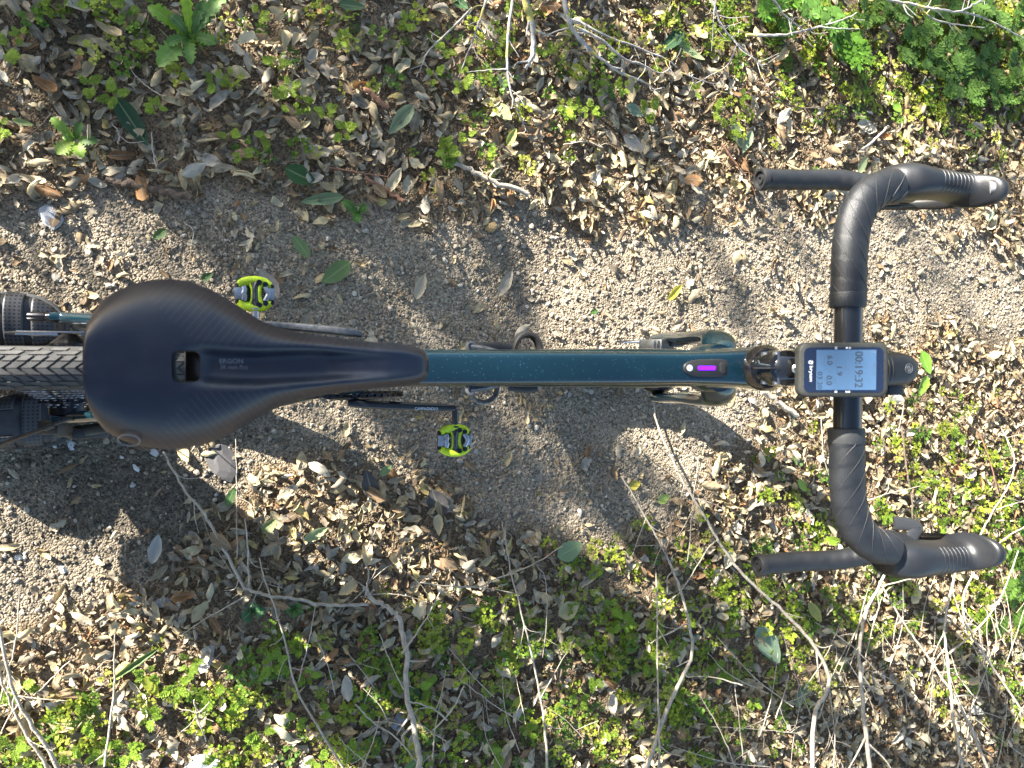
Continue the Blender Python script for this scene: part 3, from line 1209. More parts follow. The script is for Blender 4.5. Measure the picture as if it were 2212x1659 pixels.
# chainring with spider and cranks
cr_m = MB()
outer0, outer1, in0, in1 = [], [], [], []
nT = 40 * 4
for j in range(nT):
    a = 2 * math.pi * j / nT
    rr = .0805 + (.0030 if j % 4 in (1, 2) else -.0022)
    for lst, yy, r_ in ((outer0, CLY - .0015, rr), (outer1, CLY + .0015, rr), (in0, CLY - .0015, .064), (in1, CLY + .0015, .064)):
        lst.append(BB + Vector((math.cos(a) * r_, yy, math.sin(a) * r_)))
cr_m.loft([in0, outer0, outer1, in1, in0], False, False)
crank_o = cr_m.build('chainring', M['dark_steel'], bike, smooth=False)
PR = U(984, 880, BB.z)
PL = U(556, 712, BB.z)
m_ = MB()
for k in range(4):
    a = math.radians(45 + 90 * k)
    m_.tube([BB + Vector((0, -.052, 0)), BB + Vector((math.cos(a) * .066, -.049, math.sin(a) * .066))], [(.010, .005), (.007, .004)], 10, up=(0, 1, 0))
m_.build('spider', M['carbon'], crank_o)


def crank_arm(p_pedal, y0, y1, m):
    mb = MB()
    d = (p_pedal - BB)
    n = 10
    rings = []
    for i in range(n):
        t = i / (n - 1)
        k = t * 1.06 - .07
        x = BB.x + d.x * k
        y = y0 + (y1 - y0) * (t ** .8)
        hz = .019 - .006 * math.sin(min(t, 1) * math.pi / 2)
        wy = .0078 - .0012 * t
        if i in (0, n - 1): hz, wy = hz * .75, wy * .8
        rings.append([Vector((x, y + a * wy, BB.z + b * hz)) for a, b in rrect(2, 2, .55, 4)])
    mb.loft(rings)
    return mb.build('crank_arm', m, bike, angle=50)


cra = crank_arm(PR, -.0605, -.0725, M['carbon'])
crl = crank_arm(PL, .060, .0735, M['grey_alloy'])
# crank brand print on the top face of the right arm
pc = U(921, 881, BB.z + .0135)
lettering('lettering', 'CAMPAGNOLO', M['print_white'], cra, (pc.x, -.0725, BB.z + .0142), (1, -.03, 0), (.03, 1, 0), .042, .0052, .0008, .02)


# ---- pedals
def pedal(c, sgn, crank_y):
    """c = centre; sgn=+1 for the pedal on the left side; x forward"""
    pd = MB()
    L, W = .051, .051                          # along x, across y

    def q(u, v, z=0.0):                        # plan coordinates measured on the left pedal: u forward, v towards the outside
        return c + Vector((u * L / 2, v * sgn * W / 2, z))
    for v in (-1, 1):                          # two curved rails
        for lay, zz in ((1, .004), (-1, -.004)):
            pts = spline([q(-.98, v * .58, zz), q(-.7, v * .80, zz), q(-.1, v * .92, zz), q(.55, v * .88, zz), q(.98, v * .60, zz)], 5)
            pd.tube(pts, [(.0062 - .0025 * abs(i / (len(pts) - 1) - .45), .004) for i in range(len(pts))], 10)
        pd.tube(spline([q(.98, v * .60), q(.86, v * .56), q(.62, v * .62), q(.42, v * .72)], 4), (.0042, .006), 10)
        pd.tube(spline([q(-.98, v * .58), q(-.6, v * .68), q(-.2, v * .74)], 4), (.005, .005), 10)
    pd.tube(spline([q(.55, .75), q(.34, .42), q(.27, 0), q(.34, -.42), q(.55, -.75)], 6), (.0048, .007), 12)      # bowed bar
    pd.tube(spline([q(-.30, .72), q(-.16, .3), q(-.14, 0), q(-.16, -.3), q(-.30, -.72)], 6), (.0026, .006), 10)
    po = pd.build('pedal', M['neon'], bike, angle=60)
    m_ = MB()                                   # axle housing in the middle
    m_.tube(spline([q(.15, .78), q(.04, .45), q(.05, 0), q(.04, -.45), q(.15, -.78)], 5), (.0052, .0085), 12)
    m_.tube([q(.05, -.95), q(.05, .7)], .0075, 14)
    m_.build('axle_housing', M['carbon'], po)
    m_ = MB()
    y_in = crank_y - c.y
    m_.tube([q(.05, -.9), c + Vector((.05 * L / 2, y_in, 0))], .0062, 14)
    m_.disc(q(.05, -.98), (0, 1, 0), [(.009, -.0015), (.009, .0015)], 20)
    m_.build('axle', M['silver'] if sgn > 0 else M['carbon'], po)
    for e in (-1, 1):                           # cleat jaws front and rear
        m_ = MB()
        m_.tube(spline([q(e * .66, .46, .005), q(e * .80 if e > 0 else e * .60, .2, .006), q(e * .86 if e > 0 else e * .66, 0, .006), q(e * .80 if e > 0 else e * .60, -.2, .006), q(e * .66, -.46, .005)], 5), (.0042, .0035), 10)
        m_.box(q(e * .98, 0, .001), (.013, .020, .006), None, .0015)
        m_.build('cleat_jaw', M['silver'], po)
        m_ = MB()
        for k in range(7):
            m_.disc(q(e * .56, -.42 + .14 * k, -.003), (0, 1, 0), [(.0068, -.0022), (.0078, 0), (.0068, .0022)], 14)
        m_.box(q(e * .86, 0, -.007), (.018, .034, .008), None, .002)
        m_.build('spring', M['black_plastic'], po)
    for u, v in ((.30, .74), (.68, .62), (.30, -.74), (.68, -.62)):
        m_ = MB()
        m_.disc(q(u, v, .0078), (0, 0, 1), [(.0044, 0), (.0042, .0016), (.0022, .0016), (.0020, .0004), (.0001, .0004)], 16)
        m_.build('bolt', M['dark_steel'], po)
    return po


pl = U(550, 635, BB.z)
pr_ = U(982, 951, BB.z)
pedal(Vector((pl.x, pl.y, BB.z)), 1, .078)
pedal(Vector((pr_.x, pr_.y, BB.z)), -1, -.074)

# ---- front brake caliper on the left fork blade, rear one hidden behind the seat stay
m_ = MB()
cc = U(1418, 746, .425)
m_.box(cc, (.040, .022, .050), Matrix.Rotation(.45, 3, 'Y'), .006)
m_.box(cc + Vector((.030, .003, .012)), (.030, .012, .016), Matrix.Rotation(.3, 3, 'Y'), .004)
cal = m_.build('brake_caliper', mat('grey_caliper', (.10, .105, .105), .4, .6, var=.3, vscale=90), bike)
for k in range(3):
    m2 = MB()
    m2.box(cc + Vector((-.010 + .0, .0, .026)) + Vector((.008 * (k - 1), 0, .004 * (k - 1) * -.4)), (.003, .015, .003), None, .0006)
    m2.build('cooling_fin', M['silver'], cal)
m_ = MB()
m_.tube(spline([cc + Vector((.02, .006, .02)), U(1470, 742, .52), U(1520, 738, .60)], 6), .0026, 8)
m_.build('brake_hose', M['black_plastic'], bike)

# ---- bottle cages on the down tube and the seat tube
dta = (HT_B - BB).normalized()
dtn = Vector((-dta.z, 0, dta.x))
for s0, s1 in ((.13, .27),):
    m_ = MB()
    base = BB + dtn * .030
    m_.box(base + dta * .14 + dtn * .001, (.16, .018, .004), Matrix.Rotation(-math.atan2(dta.z, dta.x), 3, 'Y'), .001)
    m_.build('cage_plate', mat('cage_composite', (.022, .023, .024), .4), bike)
for s in (-1, 1):
    m_ = MB()
    c0 = U(1016, 748 if s > 0 else 842, .45)
    m_.disc(c0, (.1, 0, 1), [(.006, -.002), (.0085, 0), (.0085, .003), (.005, .004), (.005, .001), (.0001, .001)], 20)
    m_.tube([c0, U(1045, 753 if s > 0 else 838, .45), U(1075, 760 if s > 0 else 832, .45)], [.004, .005, .004], 8)
    m_.build('strap_bolt', M['grey_alloy'], bike)
m_ = MB()
rc = U(1045, 838, .42)
ringp = [rc + Vector((math.cos(a) * .026, math.sin(a) * .024, math.cos(a) * -.010)) for a in [2 * math.pi * k / 28 for k in range(29)]]
m_.tube(ringp, (.0045, .0025), 10)
m_.build('cage_ring', M['grey_alloy'], bike)
m_ = MB()
rc = U(1138, 760, .40)
ringp = [rc + Vector((math.cos(a) * .024, math.sin(a) * .030, 0)) for a in [math.radians(-15 + 210 * k / 20) for k in range(21)]]
m_.tube(ringp, (.006, .012), 10)
m_.build('cage_hook', M['black_plastic'], bike)
m_ = MB()
m_.tube([U(1035, 753, .43), U(1075, 752, .43), U(1105, 757, .43)], (.010, .004), 10)
m_.build('cage_wing', M['black_plastic'], bike)
m_ = MB()
m_.tube([U(1100, 832, .42), U(1135, 836, .42), U(1160, 834, .42)], (.010, .004), 10)
m_.build('cage_wing', M['black_plastic'], bike)

# ---- saddle
OX = [187, 188, 191, 197, 207, 225, 250, 280, 310, 350, 400, 450, 500, 560, 600, 660, 720, 800, 870, 905, 922, 930, 933]
OT = [772, 742, 712, 688, 666, 643, 626, 613, 605, 600, 604, 621, 650, 690, 706, 720, 729, 738, 743, 750, 759, 772, 783]
OB = [815, 845, 868, 890, 912, 933, 949, 961, 968, 973, 970, 959, 937, 901, 880, 861, 850, 841, 835, 829, 821, 808, 797]
cols_px = np.unique(np.concatenate([187 + 16 * (np.linspace(0, 1, 7) ** 2), np.linspace(205, 915, 72), 933 - 16 * (np.linspace(1, 0, 7) ** 2)]))
V_, nv = [], 53
ZE = .912
for px in cols_px:
    a = U(px, np.interp(px, OX, OT), ZE)
    b = U(px, np.interp(px, OX, OB), ZE)
    cy, w, xx = (a.y + b.y) / 2, (a.y - b.y) / 2, a.x
    sx_ = (px - 187) / 746
    ztop = .9335 + .010 * max(0, (.30 - sx_) / .30) ** 1.5 - .012 * max(0, (sx_ - .80) / .20) ** 2 + .003 * math.sin(sx_ * 3)
    endd = .020 * max(0, 1 - (px - 187) / 16) ** 2.2 + .022 * max(0, 1 - (933 - px) / 26) ** 2.2
    chan = .0135 * min(1, max(0, (px - 385) / 70)) * min(1, max(0, (905 - px) / 200))
    for j in range(nv):
        v = -1 + 2 * j / (nv - 1)
        v = math.copysign(abs(v) ** .85, v)
        y = v * w
        z = ztop - endd
        drop = min(.024, .6 * w + .006)
        z -= drop * abs(v) ** 4.5 + .009 * v * v * min(1, w / .06)
        wid = min(.0135, w * .48)
        z -= chan * math.exp(-(y / wid) ** 4)
        V_.append((xx, cy + y, z))
nc = len(cols_px)
Fq = [(i * nv + j, (i + 1) * nv + j, (i + 1) * nv + j + 1, i * nv + j + 1) for i in range(nc - 1) for j in range(nv - 1)]
me = bpy.data.meshes.new('saddle_tmp')
me.from_pydata(V_, [], Fq)
tmp = bpy.data.objects.new('saddle_tmp', me)
COL.objects.link(tmp)
so = tmp.modifiers.new('s', 'SOLIDIFY')
so.thickness = .009
so.offset = -1
cut = MB()
h0, h1 = U(376, 757, .92), U(435, 826, .92)
hc = (h0 + h1) / 2
cut.prism(rrect(h1.x - h0.x, h0.y - h1.y, .006), hc - Vector((0, 0, .06)), (1, 0, 0), (0, 1, 0), (0, 0, 1), .12)
cutter = cut.build('cutter', M['saddle'], None)
bo = tmp.modifiers.new('b', 'BOOLEAN')
bo.operation = 'DIFFERENCE'
bo.object = cutter
bo.solver = 'EXACT'
sm = evaluated(tmp)
bpy.data.objects.remove(tmp)
bpy.data.objects.remove(cutter)
bm = bmesh.new()
bm.from_mesh(sm)
bmesh.ops.recalc_face_normals(bm, faces=bm.faces)
bm.to_mesh(sm)
bm.free()
sm.polygons.foreach_set('use_smooth', np.ones(len(sm.polygons), bool))
sm.set_sharp_from_angle(angle=math.radians(55))
sm.materials.clear()
sm.materials.append(M['saddle'])
saddle = link(bpy.data.objects.new('saddle', sm), bike)
# rim of the opening
m_ = MB()
zr = .9225
ol = rrect(h1.x - h0.x + .001, h0.y - h1.y + .001, .006)
m_.tube([Vector((hc.x + a, hc.y + b, zr - .004)) for a, b in ol + ol[:2]], .0016, 8, caps=False)
m_.build('opening_rim', M['black_plastic'], saddle)
# base frame, rails, clamp
m_ = MB()
for s in (-1, 1):
    m_.tube(spline([(.085, .012 * s, .900), (.04, .020 * s, .885), (-.06, .022 * s, .882), (-.11, .030 * s, .905)], 6), .0035, 8)
m_.build('saddle_rail', M['silver'], saddle)
m_ = MB()
m_.tube([ST_T + Vector((.01, 0, -.03)), Vector((-.055, 0, .875))], .0136, 20)
m_.box((-.052, 0, .880), (.045, .050, .022), None, .006)
m_.build('seat_post', M['carbon'], bike)
from mathutils.bvhtree import BVHTree
sad_tree = BVHTree.FromPolygons([v.co[:] for v in sm.vertices], [tuple(p.vertices) for p in sm.polygons])


def drape(o, lift=.0003):
    for v in o.data.vertices:
        h = sad_tree.ray_cast(Vector((v.co.x, v.co.y, 1.2)), Vector((0, 0, -1)))
        if h[0] is not None: v.co.z = h[0].z + lift


lc = U(503, 780, .9205)
t_ = lettering('lettering', 'ERGON', M['print_grey'], saddle, (lc.x - .001, lc.y, .9225), (1, 0, 0), (0, 1, 0), .0185, .0041, .0006, .02)
lc = U(506, 793, .9205)
drape(t_)
t_ = lettering('lettering', 'SR men Pro', M['print_grey'], saddle, (lc.x, lc.y, .9222), (1, 0, 0), (0, 1, 0), .0215, .0036, .0006, .0)
drape(t_)
m_ = MB()
ec = U(281, 950, .912)
m_.tube([Vector((ec.x + .0085 * math.cos(a), ec.y + .0052 * math.sin(a), sad_tree.ray_cast(Vector((ec.x + .0085 * math.cos(a), ec.y + .004 + .0052 * math.sin(a), 1.2)), Vector((0, 0, -1)))[0].z if sad_tree.ray_cast(Vector((ec.x + .0085 * math.cos(a), ec.y + .004 + .0052 * math.sin(a), 1.2)), Vector((0, 0, -1)))[0] else .905)) for a in [2 * math.pi * k / 28 for k in range(29)]], .0006, 6)
t_ = m_.build('emblem_ring', M['print_grey'], saddle)

# ---- headset, stem, handlebar
m_ = MB()
axh = (HT_T - HT_B).normalized()
m_.disc(HT_T, axh, [(.0255, -.006), (.0270, .0), (.0265, .006), (.022, .013), (.0001, .015)], 36)
m_.build('headset_cap', M['black_gloss'], bike)
BARC = Vector((.622, 0, .905))
m_ = MB()
st0 = HT_T + axh * .030 + Vector((.004, 0, 0))
pts = [st0 + Vector((-.020, 0, .000)), st0 + Vector((-.012, 0, .002)), st0 + Vector((.010, 0, .002)), st0.lerp(BARC, .6), BARC + Vector((-.012, 0, .0)), BARC + Vector((.012, 0, 0))]
rings = []
for i, (wy, hz) in enumerate(((.013, .014), (.019, .020), (.0205, .0215), (.0185, .0195), (.021, .021), (.019, .019))):
    rings.append([pts[i] + Vector((0, math.cos(2 * math.pi * j / 24) * wy, math.sin(2 * math.pi * j / 24) * hz)) for j in range(24)])
m_.loft(rings)
m_.tube([HT_T, st0 + axh * .018], [.021, .0195], 28)
stem_o = m_.build('stem', M['black_gloss'], bike, angle=60)
m_ = MB()
m_.box(st0 + Vector((-.012, 0, .006)), (.030, .0018, .030), None)
m_.build('clamp_slot', M['black_plastic'], stem_o)
for k in (-1, 1):
    m_ = MB()
    m_.tube([st0 + Vector((-.012, -.018, .002 + .010 * k)), st0 + Vector((-.012, .018, .002 + .010 * k))], .0048, 12)
    m_.build('clamp_bolt', M['silver'], stem_o)

bar_path = {}


def side_y(p, s):
    return Vector((p[0], p[1] * s, p[2]))


YT = .209            # where the tops turn forward
core = spline([(BARC.x, 0, .905), (.622, .06, .905), (.624, .12, .904), (.628, .170, .902)], 6)
m_ = MB()
full = [side_y(p, -1) for p in core[::-1]] + core[1:]
m_.tube(full, [(.0158, .0145)] * len(full), 20)
bar_o = m_.build('handlebar', M['carbon'], bike)


def bar_tape(s):
    top_start = .070
    raw = [(.621, top_start, .905), (.622, .10, .905), (.624, .135, .904), (.630, .165, .903), (.643, .190, .903), (.664, .206, .904), (.688, .211, .905)]
    pts = spline(raw, 16)
    pts = [side_y(p, s) for p in pts]
    mb = MB()
    n = len(pts)

    def rf(i, a):
        ph = (i / n) * 9 - s * a / (2 * math.pi) * 1.0
        f = ph - math.floor(ph)
        return 1.0 + .026 * f
    rad = [(.0195 + .0006 * min(i / 10, 1), .0178) for i in range(n)]
    mb.tube(pts, rad, 32, rfun=rf)
    mb.build('bar_tape', M['bar_tape'], bar_o, angle=25)
    # fine pale diagonal lines of the tape print
    for q_ in range(6):
        hl = []
        for i in range(0, n, 1):
            t = (pts[min(i + 1, n - 1)] - pts[max(i - 1, 0)]).normalized()
            sd = t.cross(Vector((0, 0, 1))).normalized()
            nn_ = sd.cross(t).normalized()
            a_ = 2 * math.pi * q_ / 6 + s * i / n * 8.5
            hl.append(pts[i] + sd * math.cos(a_) * .0202 + nn_ * math.sin(a_) * .01845)
        ml = MB()
        ml.tube(hl, .00034, 5)
        ml.build('tape_line', M['tape_line'], bar_o)
    # finishing band: lower one coloured paler as sunlit, upper one darker as shaded
    mb = MB()
    c0, c1 = side_y((.621, .0685, .905), s), side_y((.621, .0855, .905), s)
    mb.tube([c0, c0.lerp(c1, .1), c0.lerp(c1, .9), c1], [(.0194, .0180), (.0204, .0190), (.0206, .0192), (.0200, .0186)], 28)
    mb.build('tape_end_band', M['tape_end'] if s < 0 else M['bar_tape'], bar_o)
    # the drop: forward under the hood, round and back to the end
    e = U(1632, 386, .785) if s > 0 else U(1627, 1222, .785)
    y_e = e.y
    f0 = U(1800, 386 if s > 0 else 1211, .80).y
    raw = [(.690, .211 * s, .897), (.735, .214 * s, .880), (.756, .228 * s, .850), (.742, f0 * .965, .815), (.705, f0 * 1.0, .798), (.655, (f0 * .6 + y_e * .4), .789), (e.x + .01, y_e, .785)]
    pts = spline(raw, 14)
    n = len(pts)
    mb = MB()

    def rf2(i, a):
        ph = (i / n) * 17 + s * a / (2 * math.pi)
        f = ph - math.floor(ph)
        return 1.0 + .05 * f
    mb.tube(pts, .0128, 26, rfun=rf2)
    mb.build('bar_tape', M['bar_tape'], bar_o, angle=25)
    ax_ = (pts[-1] - pts[-3]).normalized()
    mb = MB()
    mb.disc(pts[-1], ax_, [(.0142, -.004), (.0146, .002), (.0135, .0045), (.0105, .0045), (.0095, .001), (.0065, .001), (.006, .0035), (.003, .0035), (.0025, .001), (.0001, .001)], 28)
    mb.build('end_plug', M['black_plastic'], bar_o)


bar_tape(1)
bar_tape(-1)


def hood(s):
    # plan outline read along the hood: (x px, upper y px, lower y px, height)
    if s > 0:
        tab = [(1910, 366, 434, .904), (1922, 358, 432, .908), (1942, 352, 429, .914), (1972, 351, 427, .921), (2005, 360, 427, .922), (2040, 368, 428, .919), (2072, 373, 431, .922), (2102, 374, 436, .934), (2126, 377, 441, .945), (2142, 381, 443, .950), (2150, 386, 440, .950), (2154, 392, 433, .947)]
    else:
        tab = [(1910, 1168, 1238, .904), (1922, 1166, 1244, .908), (1942, 1168, 1249, .914), (1972, 1170, 1250, .920), (2005, 1171, 1245, .920), (2040, 1172, 1240, .918), (2072, 1169, 1236, .922), (2100, 1160, 1233, .934), (2122, 1157, 1229, .945), (2136, 1160, 1224, .949), (2144, 1166, 1217, .949), (2148, 1174, 1208, .946)]
    rings = []
    for k, (px, a, b, z) in enumerate(tab):
        A_, B_ = U(px, a, z - .012), U(px, b, z - .012)
        c = (A_ + B_) / 2
        wy = abs(A_.y - B_.y) / 2
        hz = (.020, .024, .026, .027, .026, .025, .027, .031, .031, .027, .021, .014)[k]
        ring = []
        for j in range(28):
            t = 2 * math.pi * j / 28
            cc_, ss_ = math.cos(t), math.sin(t)
            ring.append(Vector((c.x, c.y + math.copysign(abs(cc_) ** .85, cc_) * wy, z - hz * .75 + math.copysign(abs(ss_) ** .85, ss_) * hz)))
        rings.append(ring)
    # resample smoothly along the length
    R2 = []
    for j in range(28):
        R2.append(spline([r[j] for r in rings], 4))
    rings = [[R2[j][i] for j in range(28)] for i in range(len(R2[0]))]
    mb = MB()
    mb.loft(rings)
    ho = mb.build('brake_hood', M['hood_rubber'], bike, angle=60)
    # fine ribs across the grip
    mb = MB()
    for k in range(9):
        i = 17 + k
        rr = rings[min(i, len(rings) - 1)]
        c = sum(rr, Vector()) / 28
        mb.tube([c + (rr[j] - c) * .9985 for j in range(3, 12)], .0004, 5)
    mb.build('grip_rib', M['hood_rubber'], ho)
    # brake lever blade below, and the thumb shifter on the inner side
    mb = MB()
    base = sum(rings[-8], Vector()) / 28
    mb.tube(spline([base + Vector((.004, 0, -.02)), base + Vector((.014, .002 * s, -.06)), base + Vector((-.002, .008 * s, -.105)), base + Vector((-.024, .012 * s, -.135))], 6), [(.008 - .0015 * i / 18, .0045) for i in range(19)], 12, up=(1, 0, 0))
    mb.build('brake_lever', M['carbon'], bike)
    if s < 0:
        mb = MB()
        mb.tube(spline([U(1968, 1178, .895), U(1970, 1165, .893), U(1978, 1150, .889), U(1984, 1140, .887), U(1972, 1134, .886), U(1950, 1131, .884), U(1932, 1130, .882)], 5), [(.0095, .0022)] * 8 + [(.0085, .0026)] * 23, 12, up=(0, 0, 1))
        mb.build('thumb_lever', mat('grey_lever', (.045, .047, .05), .4, .3), bike)


hood(1)
hood(-1)
# worn pale patch at the tip of the upper hood
m_ = MB()
tp = U(2145, 405, .943)
m_.disc(tp, (.8, .1, .6), [(.0075, -.004), (.0068, .0014), (.0001, .0022)], 20)
m_.build('worn_tip', mat('worn_rubber', (.30, .30, .30), .8, var=.4, vscale=300), bike)

# ---- button plate with the lit bar on the top tube
ttd = (tt1 - tt0).normalized()
ttn = Vector((-ttd.z, 0, ttd.x))
c0 = U(1530, 799, .853)
k_ = (c0.x - tt0.x) / (tt1.x - tt0.x)
surf = tt0.lerp(tt1, k_) + ttn * .0222
outl = []
for k in range(40):
    a = 2 * math.pi * k / 40
    cx, sy_ = math.cos(a), math.sin(a)
    ry = .0102 + .0022 * cx
    outl.append((math.copysign(abs(cx) ** .55, cx) * .0295, math.copysign(abs(sy_) ** .7, sy_) * ry))
m_ = MB()
m_.prism(outl, surf - ttn * .002, ttd, (0, 1, 0), ttn, .0058, .0016)
btn = m_.build('control_plate', M['black_plastic'], bike, angle=50)
m_ = MB()
m_.disc(surf + ttn * .0038 - ttd * .0225, ttn, [(.0038, -.001), (.0037, .0006), (.0001, .0009)], 20)
m_.build('button', mat('pale_button', (.42, .45, .5), .4), btn)
m_ = MB()
m_.prism(rrect(.0225, .0050, .0018), surf + ttn * .0034 - ttd * .001, ttd, (0, 1, 0), ttn, .0009)
m_.build('light_bar', mat('purple_led', (.12, .006, .5), .4, emit=((.16, .006, 1.0), .38)), btn)
m_ = MB()
m_.prism(rrect(.0085, .0135, .0035), surf + ttn * .0030 + ttd * .0195, ttd, (0, 1, 0), ttn, .0018, .0006)
m_.build('switch', M['black_plastic'], btn)

# ------------------------------------------------------------------ computer and light on the bar
TC = math.radians(24)
cxv = Vector((math.cos(TC), 0, math.sin(TC)))
czv = Vector((-math.sin(TC), 0, math.cos(TC)))
cyv = Vector((0, 1, 0))
cc0 = U(1822, 799, .949)
comp = thing('bike_computer', 'rectangular bike computer showing ride time 00:19:32 mounted on the handlebar', 'bike computer', tuple(cc0 - czv * .022))
kx = None
CL, CW = .0925, .0585
m_ = MB()
m_.prism(rrect(CL, CW, .0095), cc0 - czv * .017, cxv, cyv, czv, .017, .0032)
case = m_.build('case', mat('rubber_case', (.030, .032, .028), .62, var=.3, vscale=300), comp, angle=40)
m_ = MB()
m_.prism(rrect(CL - .0115, CW - .0105, .006), cc0 - czv * .0006, cxv, cyv, czv, .0009)
m_.build('glass', mat('dark_blue_glass', (.008, .014, .035), .22, coat=.6), comp)
sw, sh = .0610, .0425
sc0 = cc0 + cxv * .0026
m_ = MB()
m_.prism(rrect(sw, sh, .0006, 2), sc0 + czv * .0003, cxv, cyv, czv, .0003)
disp = m_.build('display', mat('grey_lcd', (.06, .12, .215), .35, var=.08, vscale=60), comp)
# display coordinates: s along +x (0..1 from the rider's end), t downwards in the picture (0..1)


def dp(s, t, lift=.0007):
    return sc0 + cxv * ((s - .5) * sw) - cyv * ((t - .5) * sh) + czv * lift


for body, s, t, w, h, mm, bo_ in (('00:19:32', .71, .49, .90, .132, 'lcd_ink', .006), ('1.9', .385, .53, .22, .088, 'lcd_ink', .006), ('6.0', .225, .255, .235, .095, 'lcd_ink', .006),
                                  ('0.0', .215, .76, .235, .095, 'lcd_ink', .006), ('03:20', .06, .76, .43, .085, 'lcd_ink', .006), ('Ride Time', .965, .50, .30, .034, 'lcd_grey', 0),
                                  ('Distance', .475, .50, .27, .034, 'lcd_grey', 0), ('Avg Speed', .315, .25, .33, .036, 'lcd_grey', 0), ('Speed', .31, .77, .19, .036, 'lcd_grey', 0),
                                  ('Altitude', .14, .25, .26, .034, 'lcd_grey', 0), ('Time', .14, .76, .14, .034, 'lcd_grey', 0), ('- - -', .05, .26, .18, .012, 'lcd_grey', 0)):
    lettering('display_text', body, M[mm], disp, dp(s, t), -cyv, cxv, w * sh, h * sw, .0001, bo_)
m_ = MB()
for s, t0, t1 in ((.225, .46, .56), (.30, .53, .55)):
    m_.prism([(-.0002, -.5 * (t1 - t0) * sh), (.0002, -.5 * (t1 - t0) * sh), (.0002, .5 * (t1 - t0) * sh), (-.0002, .5 * (t1 - t0) * sh)], dp(s, (t0 + t1) / 2), cxv, cyv, czv, .0002)
m_.build('display_rule', M['lcd_grey'], disp)
m_ = MB()
m_.tube([dp(.965, .05) + cxv * (.0014 * math.cos(a)) + cyv * (.0014 * math.sin(a)) for a in [2 * math.pi * k / 16 for k in range(17)]], .0002, 5)
m_.build('status_icon', M['lcd_grey'], disp)
bx = cc0 - cxv * (CL / 2 - .0125) + czv * .0006
lettering('brand_lettering', 'bryton', M['print_white'], comp, bx - cyv * .0042, -cyv, cxv, .0165, .0046, .0003, .01)
m_ = MB()
bi = bx + cyv * .0080
m_.prism(rrect(.0044, .0036, .0010), bi, cxv, cyv, czv, .0005)
m_.build('brand_icon', M['print_white'], comp)
m_ = MB()
m_.prism(rrect(.0014, .0018, .0004), bi + czv * .0002 - cxv * .0004, cxv, cyv, czv, .0006)
m_.build('brand_icon_hole', mat('icon_hole', (.008, .014, .035), .3), comp)
for s_, side in ((.33, 1), (.53, 1), (.33, -1), (.53, -1)):
    o_ = cc0 + cxv * ((s_ - .5) * sw + .0026) + cyv * (side * (sh / 2 + .0021)) + czv * .0004
    m_ = MB()
    if side > 0 and s_ < .4:
        m_.tube([o_ + cxv * (.0011 * math.cos(a)) + cyv * (.0011 * math.sin(a)) for a in [math.radians(40 + 280 * k / 14) for k in range(15)]], .00028, 5)
        m_.prism(rrect(.0014, .0005, .0001), o_ + cxv * .0007, cxv, cyv, czv, .0003)
    elif side > 0:
        m_.prism(rrect(.0017, .0018, .0003), o_ - cxv * .0014, cxv, cyv, czv, .0003)
        m_.tube([o_ + cxv * (.0017 + .0009 * math.cos(a)) + cyv * (.0009 * math.sin(a)) for a in [2 * math.pi * k / 12 for k in range(13)]], .00025, 5)
    elif s_ < .4:
        for k in range(3):
            m_.prism(rrect(.0005, .0022, .0001), o_ + cxv * (.0009 * (k - 1)), cxv, cyv, czv, .0003)
    else:
        for k in (-1, 1):
            m_.prism(rrect(.0006, .0020, .0001), o_ + cxv * (-.0012 + .0005 * k * 1.2), cxv, cyv, czv, .0003)
        m_.disc(o_ + cxv * .0014, czv, [(.0010, 0), (.0010, .0003)], 14)
    m_.build('button_icon', M['print_white'], comp)
m_ = MB()
m_.box(cc0 - czv * .021 - cxv * .01, (.045, .030, .012), Matrix((cxv, cyv, czv)).transposed(), .003)
m_.tube([cc0 - czv * .024 - cxv * .01, BARC + Vector((0, 0, .004))], (.010, .006), 12)
m_.build('mount', M['black_plastic'], comp)
m_ = MB()
bp_ = U(1721, 797, .915)
m_.disc(bp_, (-.5, 0, .85), [(.0052, -.004), (.0052, .002), (.0035, .003), (.002, .0012), (.0001, .0012)], 18)
m_.build('mount_screw', M['silver'], comp)

lamp0, lamp1 = U(1905, 798, .925), U(1989, 798, .918)
lamp = thing('front_light', 'black rounded front light with ring logo ahead of the bike computer', 'bike light', tuple(lamp0 - Vector((0, 0, .025))))
LXL = lamp1.x - lamp0.x
rings = []
for t, w, h in ((0, .86, .9), (.08, .98, 1), (.3, 1, 1), (.6, .99, 1), (.78, .90, .95), (.9, .68, .8), (.97, .40, .55), (1, .12, .2)):
    rings.append([Vector((lamp0.x + LXL * t, lamp0.y + math.copysign(abs(math.cos(a)) ** .8, math.cos(a)) * .0200 * w, lamp0.z - .018 + math.copysign(abs(math.sin(a)) ** .8, math.sin(a)) * .017 * h)) for a in [2 * math.pi * j / 32 for j in range(32)]])
m_ = MB()
m_.loft(rings)
lb = m_.build('lamp_body', M['black_plastic'], lamp, angle=60)
for k in range(3):
    x0 = lamp0.x + LXL * (.10 + .085 * k)
    m_ = MB()
    m_.tube([Vector((x0 - .004 * math.sin(a) * 0, lamp0.y + math.cos(a) * .0203, lamp0.z - .018 + math.sin(a) * .0176)) for a in [2 * math.pi * j / 32 for j in range(33)]], .0011, 6)
    m_.build('cooling_rib', M['black_plastic'], lamp)
lg = Vector((lamp0.x + LXL * .62, lamp0.y + .001, lamp0.z - .0006))
for r_ in (.0052, .0028):
    m_ = MB()
    m_.tube([lg + Vector((r_ * math.cos(a), r_ * math.sin(a), 0)) for a in [2 * math.pi * k / 24 for k in range(25)]], .00035, 5)
    m_.build('ring_logo', M['print_grey'], lamp)
m_ = MB()
